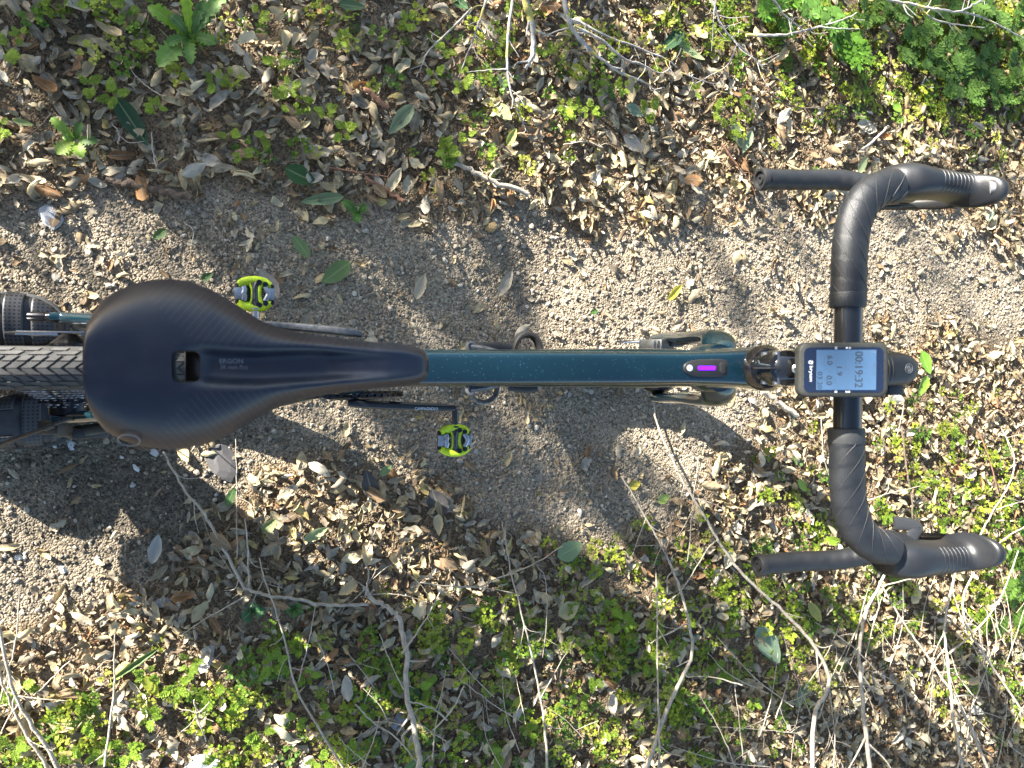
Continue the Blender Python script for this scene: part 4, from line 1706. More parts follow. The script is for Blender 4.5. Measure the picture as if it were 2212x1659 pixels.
m_.tube([lg + Vector((.0006, .0042, 0)), lg + Vector((-.0004, -.0042, 0))], .0003, 5)
m_.build('ring_logo', M['print_grey'], lamp)
m_ = MB()
sb = U(1926, 842, .905)
m_.box(sb, (.022, .012, .014), None, .002)
m_.build('clamp_block', M['black_plastic'], lamp)

# ------------------------------------------------------------------ the rider, standing over the rear wheel
person = thing('person', 'person in dark trousers and black perforated leather shoes straddling the rear wheel', 'person', (-.45, 0, 0))
sk = {}
names = ['pelvis', 'belly', 'chest', 'neck', 'head0', 'head1']
verts = [(-.56, 0, .86), (-.57, 0, 1.02), (-.58, 0, 1.24), (-.55, 0, 1.40), (-.53, 0, 1.48), (-.50, 0, 1.62)]
rads = [(.15, .12), (.145, .11), (.165, .12), (.055, .055), (.075, .085), (.07, .085)]
edges = [(0, 1), (1, 2), (2, 3), (3, 4), (4, 5)]
for s in (-1, 1):
    b = len(verts)
    verts += [(-.56, .10 * s, .80), (-.53, .105 * s, .48), (-.545, .090 * s, .30), (-.555, .085 * s, .13)]
    rads += [(.095, .095), (.072, .072), (.068, .070), (.062, .066)]
    edges += [(0, b), (b, b + 1), (b + 1, b + 2), (b + 2, b + 3)]
    b = len(verts)
    verts += [(-.57, .19 * s, 1.34), (-.50, .23 * s, 1.10), (-.28, .13 * s, 1.30), (-.17, .075 * s, 1.42)]
    rads += [(.058, .058), (.045, .045), (.037, .037), (.030, .030)]
    edges += [(2, b), (b, b + 1), (b + 1, b + 2), (b + 2, b + 3)]
    hb = b + 3
    for k in range(5):
        a = (-.045 + .022 * k)
        q1 = len(verts)
        if k < 4:
            verts += [(-.125, (.072 + a) * s, 1.455 + .004 * k), (-.095, (.070 + a * .9) * s, 1.490), (-.085, (.062 + a * .9) * s, 1.515)]
        else:
            verts += [(-.155, (.030) * s, 1.462), (-.13, (.018) * s, 1.49), (-.115, (.012) * s, 1.51)]
        rads += [(.011, .011), (.009, .009), (.008, .008)]
        edges += [(hb, q1), (q1, q1 + 1), (q1 + 1, q1 + 2)]
me = bpy.data.meshes.new('person_tmp')
me.from_pydata(verts, edges, [])
tmp = bpy.data.objects.new('person_tmp', me)
COL.objects.link(tmp)
skm = tmp.modifiers.new('skin', 'SKIN')
for i, r_ in enumerate(rads):
    me.skin_vertices[0].data[i].radius = r_
    me.skin_vertices[0].data[i].use_root = (i == 0)
ssm = tmp.modifiers.new('sub', 'SUBSURF')
ssm.levels = 2
ssm.render_levels = 2
pm_ = evaluated(tmp)
bpy.data.objects.remove(tmp)
pm_.transform(Matrix.Translation(Vector((.45, 0, 0))))
pm_.polygons.foreach_set('use_smooth', np.ones(len(pm_.polygons), bool))
pm_.materials.clear()
for k in ('cloth',): pm_.materials.append(M[k])
pm_.materials.append(mat('dark_jacket', (.03, .03, .033), .85, var=.3, vscale=20))
pm_.materials.append(mat('skin', (.50, .30, .22), .5, var=.15, vscale=30))
for p in pm_.polygons:
    z, x_ = p.center.z, p.center.x - .45
    p.material_index = 2 if (z > 1.37 and abs(p.center.y) < .11 and x_ < -.38) or x_ > -.19 else (1 if z > .90 else 0)
body = link(bpy.data.objects.new('body', pm_), person)
m_ = MB()
m_.disc((-.515, 0, 1.60), (0, 0, 1), [(.088, -.03), (.094, .0), (.085, .045), (.055, .075), (.0001, .088)], 24)
m_.build('hair', mat('dark_hair', (.03, .02, .015), .7, bump=.6, bscale=300), person)


def shoe(s, toe, heel_x, yc, yaw):
    """toe cap at x=toe, heel at heel_x, centred on yc; s=+1 left foot"""
    mb = MB()
    n = 22
    tab_t = [0, .06, .15, .3, .45, .6, .75, .86, .94, 1.0]
    tab_w = [.018, .030, .034, .033, .038, .048, .050, .045, .032, .010]
    tab_h = [.085, .105, .115, .110, .098, .080, .062, .052, .042, .028]
    rings = []
    for i in range(n):
        t = i / (n - 1)
        w, h = np.interp(t, tab_t, tab_w), np.interp(t, tab_t, tab_h)
        x = heel_x + (toe - heel_x) * t
        cy = yc + math.tan(yaw) * s * (x - toe) * -1 * 0 + s * .010 * math.sin(t * 3)
        ring = []
        for j in range(24):
            a = 2 * math.pi * j / 24
            ca, sa = math.cos(a), math.sin(a)
            zz = .020 + (h - .020) * max(sa, 0) ** .7 if sa > 0 else .020 + sa * .002
            ring.append(Vector((x, cy + math.copysign(abs(ca) ** .75, ca) * w, zz)))
        rings.append(ring)
    mb.loft(rings)
    so_ = mb.build('shoe', M['shoe'], person, angle=60)
    mb = MB()
    ol = []
    up_, dn_ = [], []
    for i in range(n):
        t = i / (n - 1)
        w = np.interp(t, tab_t, tab_w) + .004
        x = heel_x - .004 + (toe - heel_x + .008) * t
        cy = yc + s * .010 * math.sin(t * 3)
        up_.append((x, cy + w))
        dn_.append((x, cy - w))
    mb.prism(up_ + dn_[::-1], (0, 0, .001), (1, 0, 0), (0, 1, 0), (0, 0, 1), .021, .002)
    mb.build('sole', M['sole'], so_)
    # stitched overlay panels following the upper
    for t0, t1, a0, a1 in ((.70, .80, 15, 165), (.46, .66, 20, 68), (.46, .66, 112, 160), (.84, .97, 25, 155)):
        mb = MB()
        grid = []
        for i in range(9):
            t = t0 + (t1 - t0) * i / 8
            w, h = np.interp(t, tab_t, tab_w), np.interp(t, tab_t, tab_h)
            x = heel_x + (toe - heel_x) * t
            cy = yc + s * .010 * math.sin(t * 3)
            row = []
            for j in range(13):
                a = math.radians(a0 + (a1 - a0) * j / 12)
                row.append(Vector((x, cy + math.copysign(abs(math.cos(a)) ** .75, math.cos(a)) * (w + .0014), .020 + (h - .020 + .0016) * max(math.sin(a), 0) ** .7)))
            grid.append(row)
        mb.loft(grid, False, False, closed=False)
        po = mb.build('leather_panel', M['shoe_panel'], so_, angle=80)
        sol = po.modifiers.new('s', 'SOLIDIFY')
        sol.thickness = .0022
        sol.offset = 1


shoe(1, -.372, -.655, .078, 0)
shoe(-1, -.345, -.630, -.088, 0)

LANDMARKS = [(108, 470, 'the pale blue-grey stone'), (325, 410, 'the dark log piece'), (648, 378, 'the dark green oval leaf'), (697, 433, 'the long pale green pointed leaf'), (286, 265, 'the dark lance-shaped leaf'), (410, 80, 'the toothed rosette weed'),
             (164, 304, 'the small rosette weed'), (648, 531, 'the pale green oval leaf'), (725, 588, 'the chipped pale green leaf'), (550, 635, 'the pedal beside the saddle'), (982, 950, 'the pedal on the long crank arm'), (865, 258, 'the torn grey-green leaf'), (812, 212, 'the reddish bark strip'),
             (1060, 490, 'the tan pebble'), (1100, 220, 'the hanging pale branch'), (1145, 90, 'the thick mottled branch'), (1310, 125, 'the forked lichen branch'), (1495, 125, 'the crescent-shaped leaf'), (1595, 300, 'the split pale green leaf'), (1770, 110, 'the vivid ferny plant'), (2045, 155, 'the pale leaf on dark cover'),
             (1933, 234, 'the small vivid green leaf'), (1890, 298, 'the pale weathered stick'), (2040, 400, 'the upper brake hood'), (1720, 388, 'the upper bar drop'), (1840, 560, 'the upper bar tape'), (1453, 630, 'the bright yellow leaf'), (905, 620, 'the ragged leaf with a hole'), (1090, 610, 'the long pressed leaf'),
             (1960, 800, 'the front light'), (1685, 870, 'the grey stick beside the stem'), (1230, 1185, 'the broad pale half leaf'), (1656, 1390, 'the large blue-green leaf'), (1727, 1497, 'the dull grey-green leaf'), (682, 1152, 'the pale lime leaf'), (582, 1135, 'the olive heart-shaped leaf'), (295, 1430, 'the slender folded green leaf'),
             (328, 1478, 'the bright yellow-green leaf'), (436, 1640, 'the white chalky rock'), (796, 1300, 'the root knot'), (880, 1480, 'the thick bent stem'), (546, 1318, 'the round-leaved weed'), (484, 1000, 'the slate piece'), (1225, 1315, 'the pale yellow lobed leaf'), (1755, 1320, 'the mottled yellow leaf'), (1114, 1517, 'the yellow leaf on green cover'),
             (1140, 1390, 'the tall pale stem'), (1490, 1400, 'the stout branching stem'), (1620, 1255, 'the long sweeping stem'), (1858, 1420, 'the stem under the lower hood'), (2045, 1430, 'the bowed stem'), (2180, 1150, 'the dense ferny plant'), (60, 1560, 'the stout corner stem'), (247, 1450, 'the straight upright stem'),
             (1835, 1080, 'the lower bar tape'), (1700, 1220, 'the lower bar drop'), (2040, 1205, 'the lower brake hood'), (370, 780, 'the saddle'), (1060, 385, 'the half buried stick'), (1369, 1047, 'the curled yellow leaf'), (955, 120, 'the thin forked lichen branch'), (830, 410, 'the curled bark strip'), (1240, 800, 'the top tube'), (60, 700, 'the shoe above the tyre'), (90, 920, 'the shoe below the tyre'), (445, 1100, 'the pale bent stem'), (2050, 20, 'the arching white branch'), (1700, 70, 'the crosswise branch')]
USED = {}


def where(px, py):
    x, y, n = min(LANDMARKS, key=lambda q: math.hypot(q[0] - px, q[1] - py))
    d = math.hypot(x - px, y - py)
    dx, dy = px - x, py - y
    w = ('right of' if dx > 0 else 'left of') if abs(dx) > abs(dy) * 1.3 else ('below' if dy > 0 else 'above')
    if d > 150: return 'well %s %s' % (w, n)
    return '%s %s' % (('just ' + w) if d < 75 else w, n)


# ------------------------------------------------------------------ single leaves
def leaf_mesh(name, proto, color, material):
    V, F_, A = proto
    me = fast_mesh(name, V, F_, np.concatenate([np.tile(np.array(color), (len(V), 1)), A[:, None]], 1), True)
    me.materials.append(material)
    return me


def place(name, me, p, yaw, tilt, tdir, scale, label, cat, group=None):
    o = bpy.data.objects.new(name, me)
    o.location = p
    R = frames(np.array([yaw]), np.array([tilt]), np.array([tdir]))[0]
    o.rotation_euler = Matrix(R.tolist()).to_euler()
    o.scale = scale if isinstance(scale, tuple) else (scale, scale, scale)
    link(o)
    return tag(o, label, cat, group)


# 230 of the largest, clearest dry leaves, one object each
kinds = [('tan', (.53, .42, .24)), ('grey', (.44, .40, .32)), ('brown', (.29, .195, .11)), ('cream', (.60, .52, .34)), ('rust', (.36, .19, .08))]
variants = {}
for kn, colr in kinds:
    variants[kn] = [leaf_mesh('dry_leaf', leaf_proto(rng.uniform(.30, .50), rng.normal(0, 1.8), rng.normal(.6, .7), rng.normal(0, .8), rng.uniform(.12, .4), rng.uniform(.8, 1.2), 9, 7, 500 + k + 31 * len(variants), rng.uniform(0, .12)),
                              np.array(colr) * rng.uniform(.8, 1.15), M['dry']) for k in range(7)]
zone_txt = {'upper': 'in the litter above the path', 'lower': 'in the litter below the path', 'path': 'on the bare gravel path'}
cnt = 0
tries = 0
grid_used = set()
while cnt < 230 and tries < 6000:
    tries += 1
    px, py = rng.uniform(-10, 2222), rng.uniform(-10, 1669)
    p = G(px, py)
    pmv = float(path_mask(np.array([p.x]), np.array([p.y]))[0])
    if pmv > .5 and rng.uniform() > .22: continue
    cell = (int(px // 62), int(py // 62))
    if cell in grid_used: continue
    if cover_density(np.array([px]), np.array([py]))[0] > .75 and rng.uniform() > .4: continue
    if 180 < px < 960 and 600 < py < 970: continue
    grid_used.add(cell)
    kn = kinds[rng.choice(5, p=[.32, .24, .22, .14, .08])][0]
    zone = 'path' if pmv > .5 else ('upper' if py < 700 else 'lower')
    s = rng.uniform(.036, .062) * (.8 if pmv > .5 else 1)
    me = variants[kn][rng.integers(0, 7)]
    place('dry_leaf', me, p + Vector((0, 0, .006 if pmv > .5 else rng.uniform(.018, .030))), rng.uniform(0, 6.28), abs(rng.normal(0, .25)), rng.uniform(0, 6.28), (s, s * rng.uniform(.8, 1.1), s),
          'curled %s dry leaf %s' % (kn, where(px, py)), 'leaf', 'dry %s leaves %s' % (kn, zone_txt[zone]))
    cnt += 1

# fallen green and yellow leaves, each placed where it lies: base px, tip px, width ratio, colour, curl, fold, label
GL = [((253, 217), (320, 315), .36, (.030, .075, .030), .4, .25, 'large dark green lance-shaped leaf in the shaded litter at upper left'),
      ((615, 366), (683, 396), .56, (.045, .115, .030), .2, .15, 'dark green glossy oval leaf at the upper edge of the path'),
      ((742, 427), (650, 437), .27, (.15, .22, .115), .2, .3, 'long pale green pointed leaf just below the dark green oval leaf'),
      ((668, 556), (632, 510), .46, (.18, .26, .10), .2, .1, 'pale green oval leaf on grey gravel above the saddle'),
      ((360, 497), (330, 518), .55, (.09, .16, .05), .8, .3, 'small half green leaf lying near the pale grey stone'),
      ((755, 567), (695, 612), .50, (.15, .235, .085), .2, .12, 'broad pale green leaf with a chipped tip beside the left pedal'),
      ((890, 232), (840, 290), .42, (.22, .28, .16), .3, .5, 'torn grey-green leaf with a ragged end in the shaded upper litter'),
      ((1202, 1202), (1256, 1172), .72, (.25, .34, .17), .1, .1, 'broad pale green half leaf near the front wheel shadow'),
      ((1634, 1353), (1678, 1428), .46, (.25, .34, .22), .15, .1, 'large pale blue-green leaf under the lower handlebar drop'),
      ((1713, 1524), (1742, 1469), .40, (.20, .25, .16), .4, .3, 'dull grey-green leaf among bare stems at lower right'),
      ((656, 1165), (708, 1138), .40, (.33, .40, .19), .3, .35, 'pale lime leaf on sunlit litter below the right pedal'),
      ((567, 1150), (597, 1119), .62, (.21, .24, .10), .5, .4, 'olive heart-shaped leaf beside two thin upright stems'),
      ((490, 1092), (508, 1050), .42, (.10, .19, .06), .2, .1, 'small mid green leaf in the shade below the saddle'),
      ((247, 1459), (345, 1398), .14, (.10, .17, .05), .5, .8, 'long slender folded green leaf in the lower left litter'),
      ((313, 1453), (343, 1503), .44, (.42, .46, .05), .3, .3, 'bright yellow-green leaf below the long slender green leaf'),
      ((2029, 137), (2064, 175), .60, (.28, .34, .26), .2, .1, 'pale grey-green leaf on the dark ground cover at upper right'),
      ((1452, 80), (1516, 141), .22, (.30, .38, .18), 1.2, .3, 'curved crescent-shaped pale green leaf below the lichen branches'),
      ((1472, 72), (1425, 112), .40, (.035, .09, .035), .3, .3, 'dark green leaf beside the crescent-shaped pale leaf'),
      ((1574, 267), (1600, 322), .42, (.28, .34, .20), .5, .4, 'pale green torn leaf, left half of a split pair in upper litter'),
      ((1619, 285), (1598, 333), .40, (.26, .32, .19), .5, .4, 'pale green torn leaf, right half of a split pair in upper litter'),
      ((1847, 376), (1872, 338), .40, (.34, .40, .20), .2, .2, 'pale lime leaf poking out behind the upper handlebar bend'),
      ((1924, 225), (1942, 243), .75, (.20, .36, .04), .4, .3, 'small vivid green leaf in the litter above the upper hood'),
      ((1070, 227), (1102, 262), .68, (.42, .44, .20), .2, .15, 'pale yellow-green leaf beside the long hanging lichen twig'),
      ((1094, 315), (1112, 280), .45, (.40, .43, .10), .4, .4, 'yellow-green leaf just below the tip of the long lichen twig'),
      ((1350, 230), (1384, 252), .55, (.22, .30, .21), .4, .4, 'blue-grey green crumpled leaf in the shaded upper litter'),
      ((1439, 648), (1470, 615), .34, (.55, .50, .05), .5, .4, 'bright yellow leaf lying alone on the gravel above the top tube'),
      ((1424, 742), (1456, 726), .40, (.42, .50, .12), .2, .2, 'lime yellow leaf behind the front brake caliper'),
      ((1986, 758), (2004, 808), .46, (.16, .34, .04), .2, .25, 'bright green leaf touching the tip of the front light'),
      ((1996, 812), (1982, 856), .55, (.24, .42, .05), .2, .25, 'bright yellow-green pointed leaf just below the front light'),
      ((1418, 1082), (1444, 1070), .70, (.36, .48, .12), .3, .2, 'pale lime leaf held at the end of a thin dark twig'),
      ((1358, 1052), (1380, 1040), .75, (.46, .40, .06), .8, .4, 'yellow curled leaf on gravel inside the wheel shadow'),
      ((1205, 1328), (1246, 1300), .80, (.48, .42, .22), .3, .3, 'pale yellow lobed leaf among green cover below the path'),
      ((820, 1026), (845, 1004), .55, (.20, .29, .12), .3, .2, 'green leaf piece beside a dark slate-coloured leaf'),
      ((1273, 676), (1290, 672), .60, (.06, .15, .03), .3, .2, 'small dark green leaf scrap on the sunny gravel'),
      ((1742, 1300), (1768, 1341), .45, (.40, .40, .12), .5, .5, 'mottled yellow leaf between two stems below the lower drop'),
      ((1103, 1536), (1126, 1498), .45, (.44, .46, .06), .4, .3, 'yellow leaf on green cover at the bottom middle'),
      ((882, 1480), (905, 1513), .55, (.05, .12, .03), .3, .3, 'dark green leaf beside the thick bent stem'),
      ((870, 1668), (917, 1626), .50, (.14, .22, .06), .3, .2, 'broad mid green leaf cut by the bottom edge'),
      ((436, 606), (460, 590), .60, (.05, .11, .03), .3, .3, 'dark green leaf half hidden above the saddle wing'),
      ((30, 262), (75, 272), .34, (.28, .34, .12), .5, .4, 'pale folded green leaf at the far left of the upper litter'),
      ((1660, 405), (1668, 365), .35, (.34, .36, .16), .4, .5, 'folded pale leaf beside the upper drop end'),
      ((1730, 1005), (1708, 985), .45, (.10, .18, .05), .3, .2, 'small green leaf at the edge of the wheel shadow'),
      ((1718, 1035), (1740, 1062), .42, (.30, .44, .06), .3, .3, 'lime green leaf on litter left of the lower tape'),
      ((2140, 455), (2130, 480), .40, (.26, .34, .26), .4, .3, 'pale blue-green leaf below the tip of the upper hood'),
      ((730, 12), (790, 20), .40, (.10, .17, .07), .3, .3, 'dull green leaf cut by the top edge near the first branch'),
      ((975, -4), (1010, 22), .55, (.06, .14, .05), .3, .3, 'dark green leaf at the top edge beside the lichen branches')]
for k, (a, b, w, colr, curl, fold, lab) in enumerate(GL):
    A_, B_ = G(*a, .022), G(*b, .022)
    if float(path_mask(np.array([A_.x]), np.array([A_.y]))[0]) > .6: A_, B_ = G(*a, .008), G(*b, .008)
    d = B_ - A_
    L = math.hypot(d.x, d.y)
    me = leaf_mesh('green_leaf' if colr[0] < colr[1] * .86 else 'yellow_leaf', leaf_proto(w, curl, fold, 0, .05, 1.0, 13, 7, 900 + k, .03), colr, M['green'])
    place(me.name.split('.')[0], me, (A_ + B_) / 2 + Vector((0, 0, .006)), math.atan2(d.y, d.x), .12, rng.uniform(0, 6.28), L, lab, 'leaf')

# large dry leaves that stand out
BL = [((495, 0), (0, 0), 0, 0, 0, 0, '')][:0] + [
    ((897, 648), (918, 590), .40, (.52, .44, .31), .3, .5, 'large tan ragged leaf with a hole on the gravel above the top tube'),
    ((1075, 640), (1105, 585), .38, (.44, .38, .28), .2, .3, 'long pressed tan leaf flat in the gravel above the top tube'),
    ((600, 645), (560, 580), .42, (.30, .27, .23), .2, .2, 'grey flattened leaf in the gravel above the left pedal'),
    ((805, 1075), (790, 1015), .55, (.10, .095, .09), .2, .2, 'dark slate-coloured broad leaf in the shade left of the right pedal'),
    ((955, 1115), (930, 1055), .70, (.13, .12, .115), .2, .2, 'dark grey squarish leaf below the right pedal'),
    ((330, 1215), (345, 1150), .42, (.42, .40, .36), .6, .5, 'pale grey twisted leaf in the shaded lower left gravel'),
    ((434, 1450), (462, 1385), .36, (.44, .43, .41), .3, .3, 'pale grey pointed leaf in the lower left litter'),
    ((880, 1502), (838, 1440), .5, (.40, .33, .24), .4, .3, 'broad brown leaf beside the thick bent stem'),
    ((812, 1330), (790, 1300), .6, (.32, .15, .08), .4, .3, 'small rust red leaf near the root knot'),
    ((1845, 270), (1890, 285), .5, (.55, .50, .40), .4, .4, 'broad cream leaf behind the upper bar bend'),
    ((1960, 1300), (1990, 1255), .5, (.52, .45, .26), .4, .4, 'broad tan leaf beside the long stem at lower right'),
    ((1345, 295), (1385, 330), .6, (.42, .37, .30), .3, .2, 'wide ribbed grey-brown leaf below the lichen branches'),
    ((1130, 1385), (1175, 1360), .5, (.50, .44, .30), .4, .5, 'cream curled leaf in the sunlit green cover')]
for k, (a, b, w, colr, curl, fold, lab) in enumerate(BL):
    A_, B_ = G(*a, .014), G(*b, .014)
    d = B_ - A_
    L = math.hypot(d.x, d.y)
    me = leaf_mesh('dry_leaf', leaf_proto(w, curl, fold, .2, .12, 1.0, 13, 7, 1300 + k, .06), colr, M['dry'])
    place('dry_leaf', me, (A_ + B_) / 2 + Vector((0, 0, .006)), math.atan2(d.y, d.x), .1, rng.uniform(0, 6.28), L, lab, 'leaf')


# ------------------------------------------------------------------ twigs and branches
def wiggle(pts, amp, n=6, seed=0):
    r = np.random.default_rng(seed)
    sp = spline(pts, n)
    out = []
    for i, p in enumerate(sp):
        e = 0 if i in (0, len(sp) - 1) else 1
        out.append(p + Vector((r.normal(0, amp) * e, r.normal(0, amp) * e, abs(r.normal(0, amp * .5)) * e)))
    return out


def twig(label, pix, r0, r1, m='bark_pale', z=(.03, .05), side=0, seed=0, group=None, name='bare_twig', forks=(), cat='twig', knots=0.0, side_len=.06):
    """tapered stem through picture points laid at heights z[0]..z[1]; forks are further pixel polylines (pix, r0, r1, z)"""
    r = np.random.default_rng(seed + 77)
    mb = MB()

    def stem(px, ra, rb, zz):
        k = len(px)
        pts = [G(a, b, zz[0] + (zz[1] - zz[0]) * i / max(k - 1, 1)) for i, (a, b) in enumerate(px)]
        pts = wiggle(pts, min(ra, rb) * .22 + .0003, 6, seed + k)
        ra, rb = ra * .60, rb * .60
        n_ = len(pts)
        rad = [max((ra + (rb - ra) * i / (n_ - 1)) * (1 + (abs(r.normal(0, knots * .6)) if knots else 0)), .0005) for i in range(n_)]
        mb.tube(pts, rad, 7)
        return pts, rad
    P_, Rd = stem(pix, r0, r1, z)
    for f in forks:
        stem(*f)
    for k in range(side):
        i = int(r.integers(2, len(P_) - 1))
        p = P_[i]
        t = (P_[min(i + 1, len(P_) - 1)] - P_[i - 1]).normalized()
        sg = r.choice([-1, 1])
        a = r.uniform(.5, 1.1) * sg
        d = Vector((t.x * math.cos(a) - t.y * math.sin(a), t.x * math.sin(a) + t.y * math.cos(a), r.uniform(-.1, .25)))
        L = side_len * r.uniform(.4, 1.3)
        mid = p + d * L * .5 + Vector((r.normal(0, .004), r.normal(0, .004), 0))
        mb.tube(spline([p, mid, p + d * L + Vector((r.normal(0, .008), r.normal(0, .008), 0))], 4), list(np.linspace(Rd[i] * .6, .0006, 9)), 5)
    o = mb.build(name, M[m], None, angle=80)
    return tag(o, label, cat, group)


H = .0011
# the lichen-covered branches at the top
twig('thin forked lichen branch pointing down-left at the top, leftmost of the branches', [(1020, 17), (972, 66), (924, 113), (912, 140), (900, 167)], .0035, .0015, 'bark_grey', (.07, .03), 5, 1, name='lichen_branch', cat='branch', knots=.2, side_len=.03)
twig('dark crooked branch with a tangle of short side twigs near the top', [(1053, -6), (1034, 50), (1020, 93), (1004, 133), (992, 165)], .0042, .002, 'bark_grey', (.06, .03), 7, 2, name='lichen_branch', cat='branch', knots=.25, side_len=.05, forks=[([(1032, 56), (1052, 78), (1083, 95)], .0025, .0009, (.06, .05))])
twig('long slender pale branch hanging straight down from the top edge', [(1108, -8), (1097, 83), (1097, 160), (1110, 220), (1125, 255), (1140, 286)], .0052, .0022, 'bark_grey', (.09, .03), 6, 3, name='lichen_branch', cat='branch', knots=.22, side_len=.035, forks=[([(1097, 150), (1060, 151), (1010, 156)], .0024, .001, (.07, .05))])
twig('thick mottled grey branch at the top, stoutest of the lichen branches', [(1130, -10), (1147, 50), (1152, 110), (1146, 130), (1134, 148)], .0135, .006, 'bark_grey', (.06, .03), 3, 4, name='lichen_branch', cat='branch', knots=.1, side_len=.04)
twig('long forked lichen branch running down-right from the top centre', [(1216, -8), (1230, 50), (1257, 90), (1304, 133), (1345, 160), (1390, 177), (1424, 202)], .0088, .002, 'bark_grey', (.10, .05), 9, 5, name='lichen_branch', cat='branch', knots=.22, side_len=.045,
     forks=[([(1240, 56), (1304, 90), (1347, 127), (1385, 138), (1424, 158), (1450, 145)], .0052, .0014, (.10, .06)), ([(1236, 58), (1195, 70), (1165, 82)], .003, .0012, (.09, .04))])
twig('grey lichen branch crossing behind the forked branch at the top', [(1240, 40), (1300, 74), (1370, 100), (1437, 127), (1462, 146)], .0050, .002, 'bark_grey', (.05, .04), 6, 6, name='lichen_branch', cat='branch', knots=.22, side_len=.04)
twig('short pale twig hanging from the top edge over green leaves', [(1546, -6), (1541, 50), (1537, 110)], .0030, .001, 'bark_grey', (.14, .10), 5, 7, side_len=.04, knots=.2)
twig('long thin pale branch slanting down-right over the green cover', [(1540, 0), (1556, 50), (1584, 87), (1624, 123), (1660, 157), (1700, 182)], .0042, .0014, 'bark_grey', (.12, .05), 9, 8, name='lichen_branch', cat='branch', knots=.2, side_len=.06, forks=[([(1592, 94), (1572, 140), (1530, 165), (1500, 182)], .0028, .001, (.10, .05))])
twig('pale knobbly branch dropping from the top through ferny leaves', [(1668, -6), (1690, 28), (1707, 43), (1730, 62), (1757, 83)], .0040, .0014, 'bark_grey', (.15, .11), 6, 9, name='lichen_branch', cat='branch', knots=.25, side_len=.04)
twig('pale branch lying crosswise through the ferny leaves at the top', [(1612, 76), (1660, 77), (1707, 73), (1767, 58), (1827, 40), (1852, 26)], .0062, .0012, 'bark_grey', (.08, .13), 6, 10, name='lichen_branch', cat='branch', knots=.2, side_len=.05, forks=[([(1767, 58), (1810, 62), (1857, 62)], .003, .0012, (.12, .12))])
twig('long white branch arching along the top right edge', [(1912, -4), (1984, 13), (2040, 22), (2067, 25), (2100, 12), (2126, -6)], .0050, .0028, 'bark_grey', (.20, .22), 7, 11, name='lichen_branch', cat='branch', knots=.15, side_len=.05, forks=[([(2070, 24), (2127, 40), (2180, 66), (2225, 92)], .0036, .0018, (.21, .17))])
twig('white thorny branch below the arching one at top right', [(1978, 8), (2014, 40), (2067, 53), (2126, 60)], .0038, .0016, 'bark_grey', (.20, .18), 6, 12, name='lichen_branch', cat='branch', knots=.15, side_len=.045)
twig('thin grey twig across the upper litter left of the crescent leaf', [(1470, 157), (1524, 177), (1568, 184)], .003, .001, 'bark_grey', (.05, .04), 4, 13, side_len=.05)
twig('brown twig with a dark tail in the litter above the upper drop', [(1655, 198), (1690, 220), (1727, 233), (1795, 230)], .0036, .002, 'bark_brown', (.04, .03), 2, 14)
twig('reddish brown straight twig ending at the upper drop end', [(1560, 312), (1590, 355), (1617, 390), (1634, 425)], .0046, .0016, 'bark_red', (.04, .02), 1, 15)
twig('short pale weathered stick in the litter above the handlebar', [(1862, 324), (1890, 300), (1919, 272)], .0065, .0045, 'bark_grey', (.035, .035), 0, 16, name='stick', cat='stick')
# sticks on the ground
twig('dark brown barky log piece at the upper edge of the path', [(230, 389), (290, 400), (350, 413), (413, 428)], .0098, .0128, 'bark_brown', (.018, .018), 0, 17, name='log_piece', cat='log', knots=.06)
twig('pale grey-brown fallen stick half buried in sunlit litter', [(978, 354), (1030, 374), (1080, 398), (1140, 420)], .0085, .0095, 'bark_pale', (.024, .02), 1, 18, name='stick', cat='stick')
twig('weathered grey stick on the litter beside the stem', [(1645, 846), (1680, 868), (1722, 898)], .012, .0115, 'bark_pale', (.02, .02), 0, 19, name='stick', cat='stick', knots=.05)
twig('reddish strip of bark in the shaded upper litter', [(790, 193), (812, 212), (838, 234)], .0095, .0075, 'bark_red', (.03, .03), 0, 20, name='bark_strip', cat='bark')
twig('orange-brown curled bark strip along the shaded path edge', [(787, 384), (826, 404), (870, 434)], .0065, .008, 'bark_red', (.02, .018), 0, 21, name='bark_strip', cat='bark')
twig('long brown twig above the orange-brown bark strip', [(700, 360), (770, 372), (850, 385)], .004, .002, 'bark_red', (.025, .02), 1, 22)
twig('short pale stub of twig below the right pedal', [(1002, 978), (1028, 953)], .004, .003, 'bark_pale', (.012, .012), 0, 23, name='stick', cat='stick')

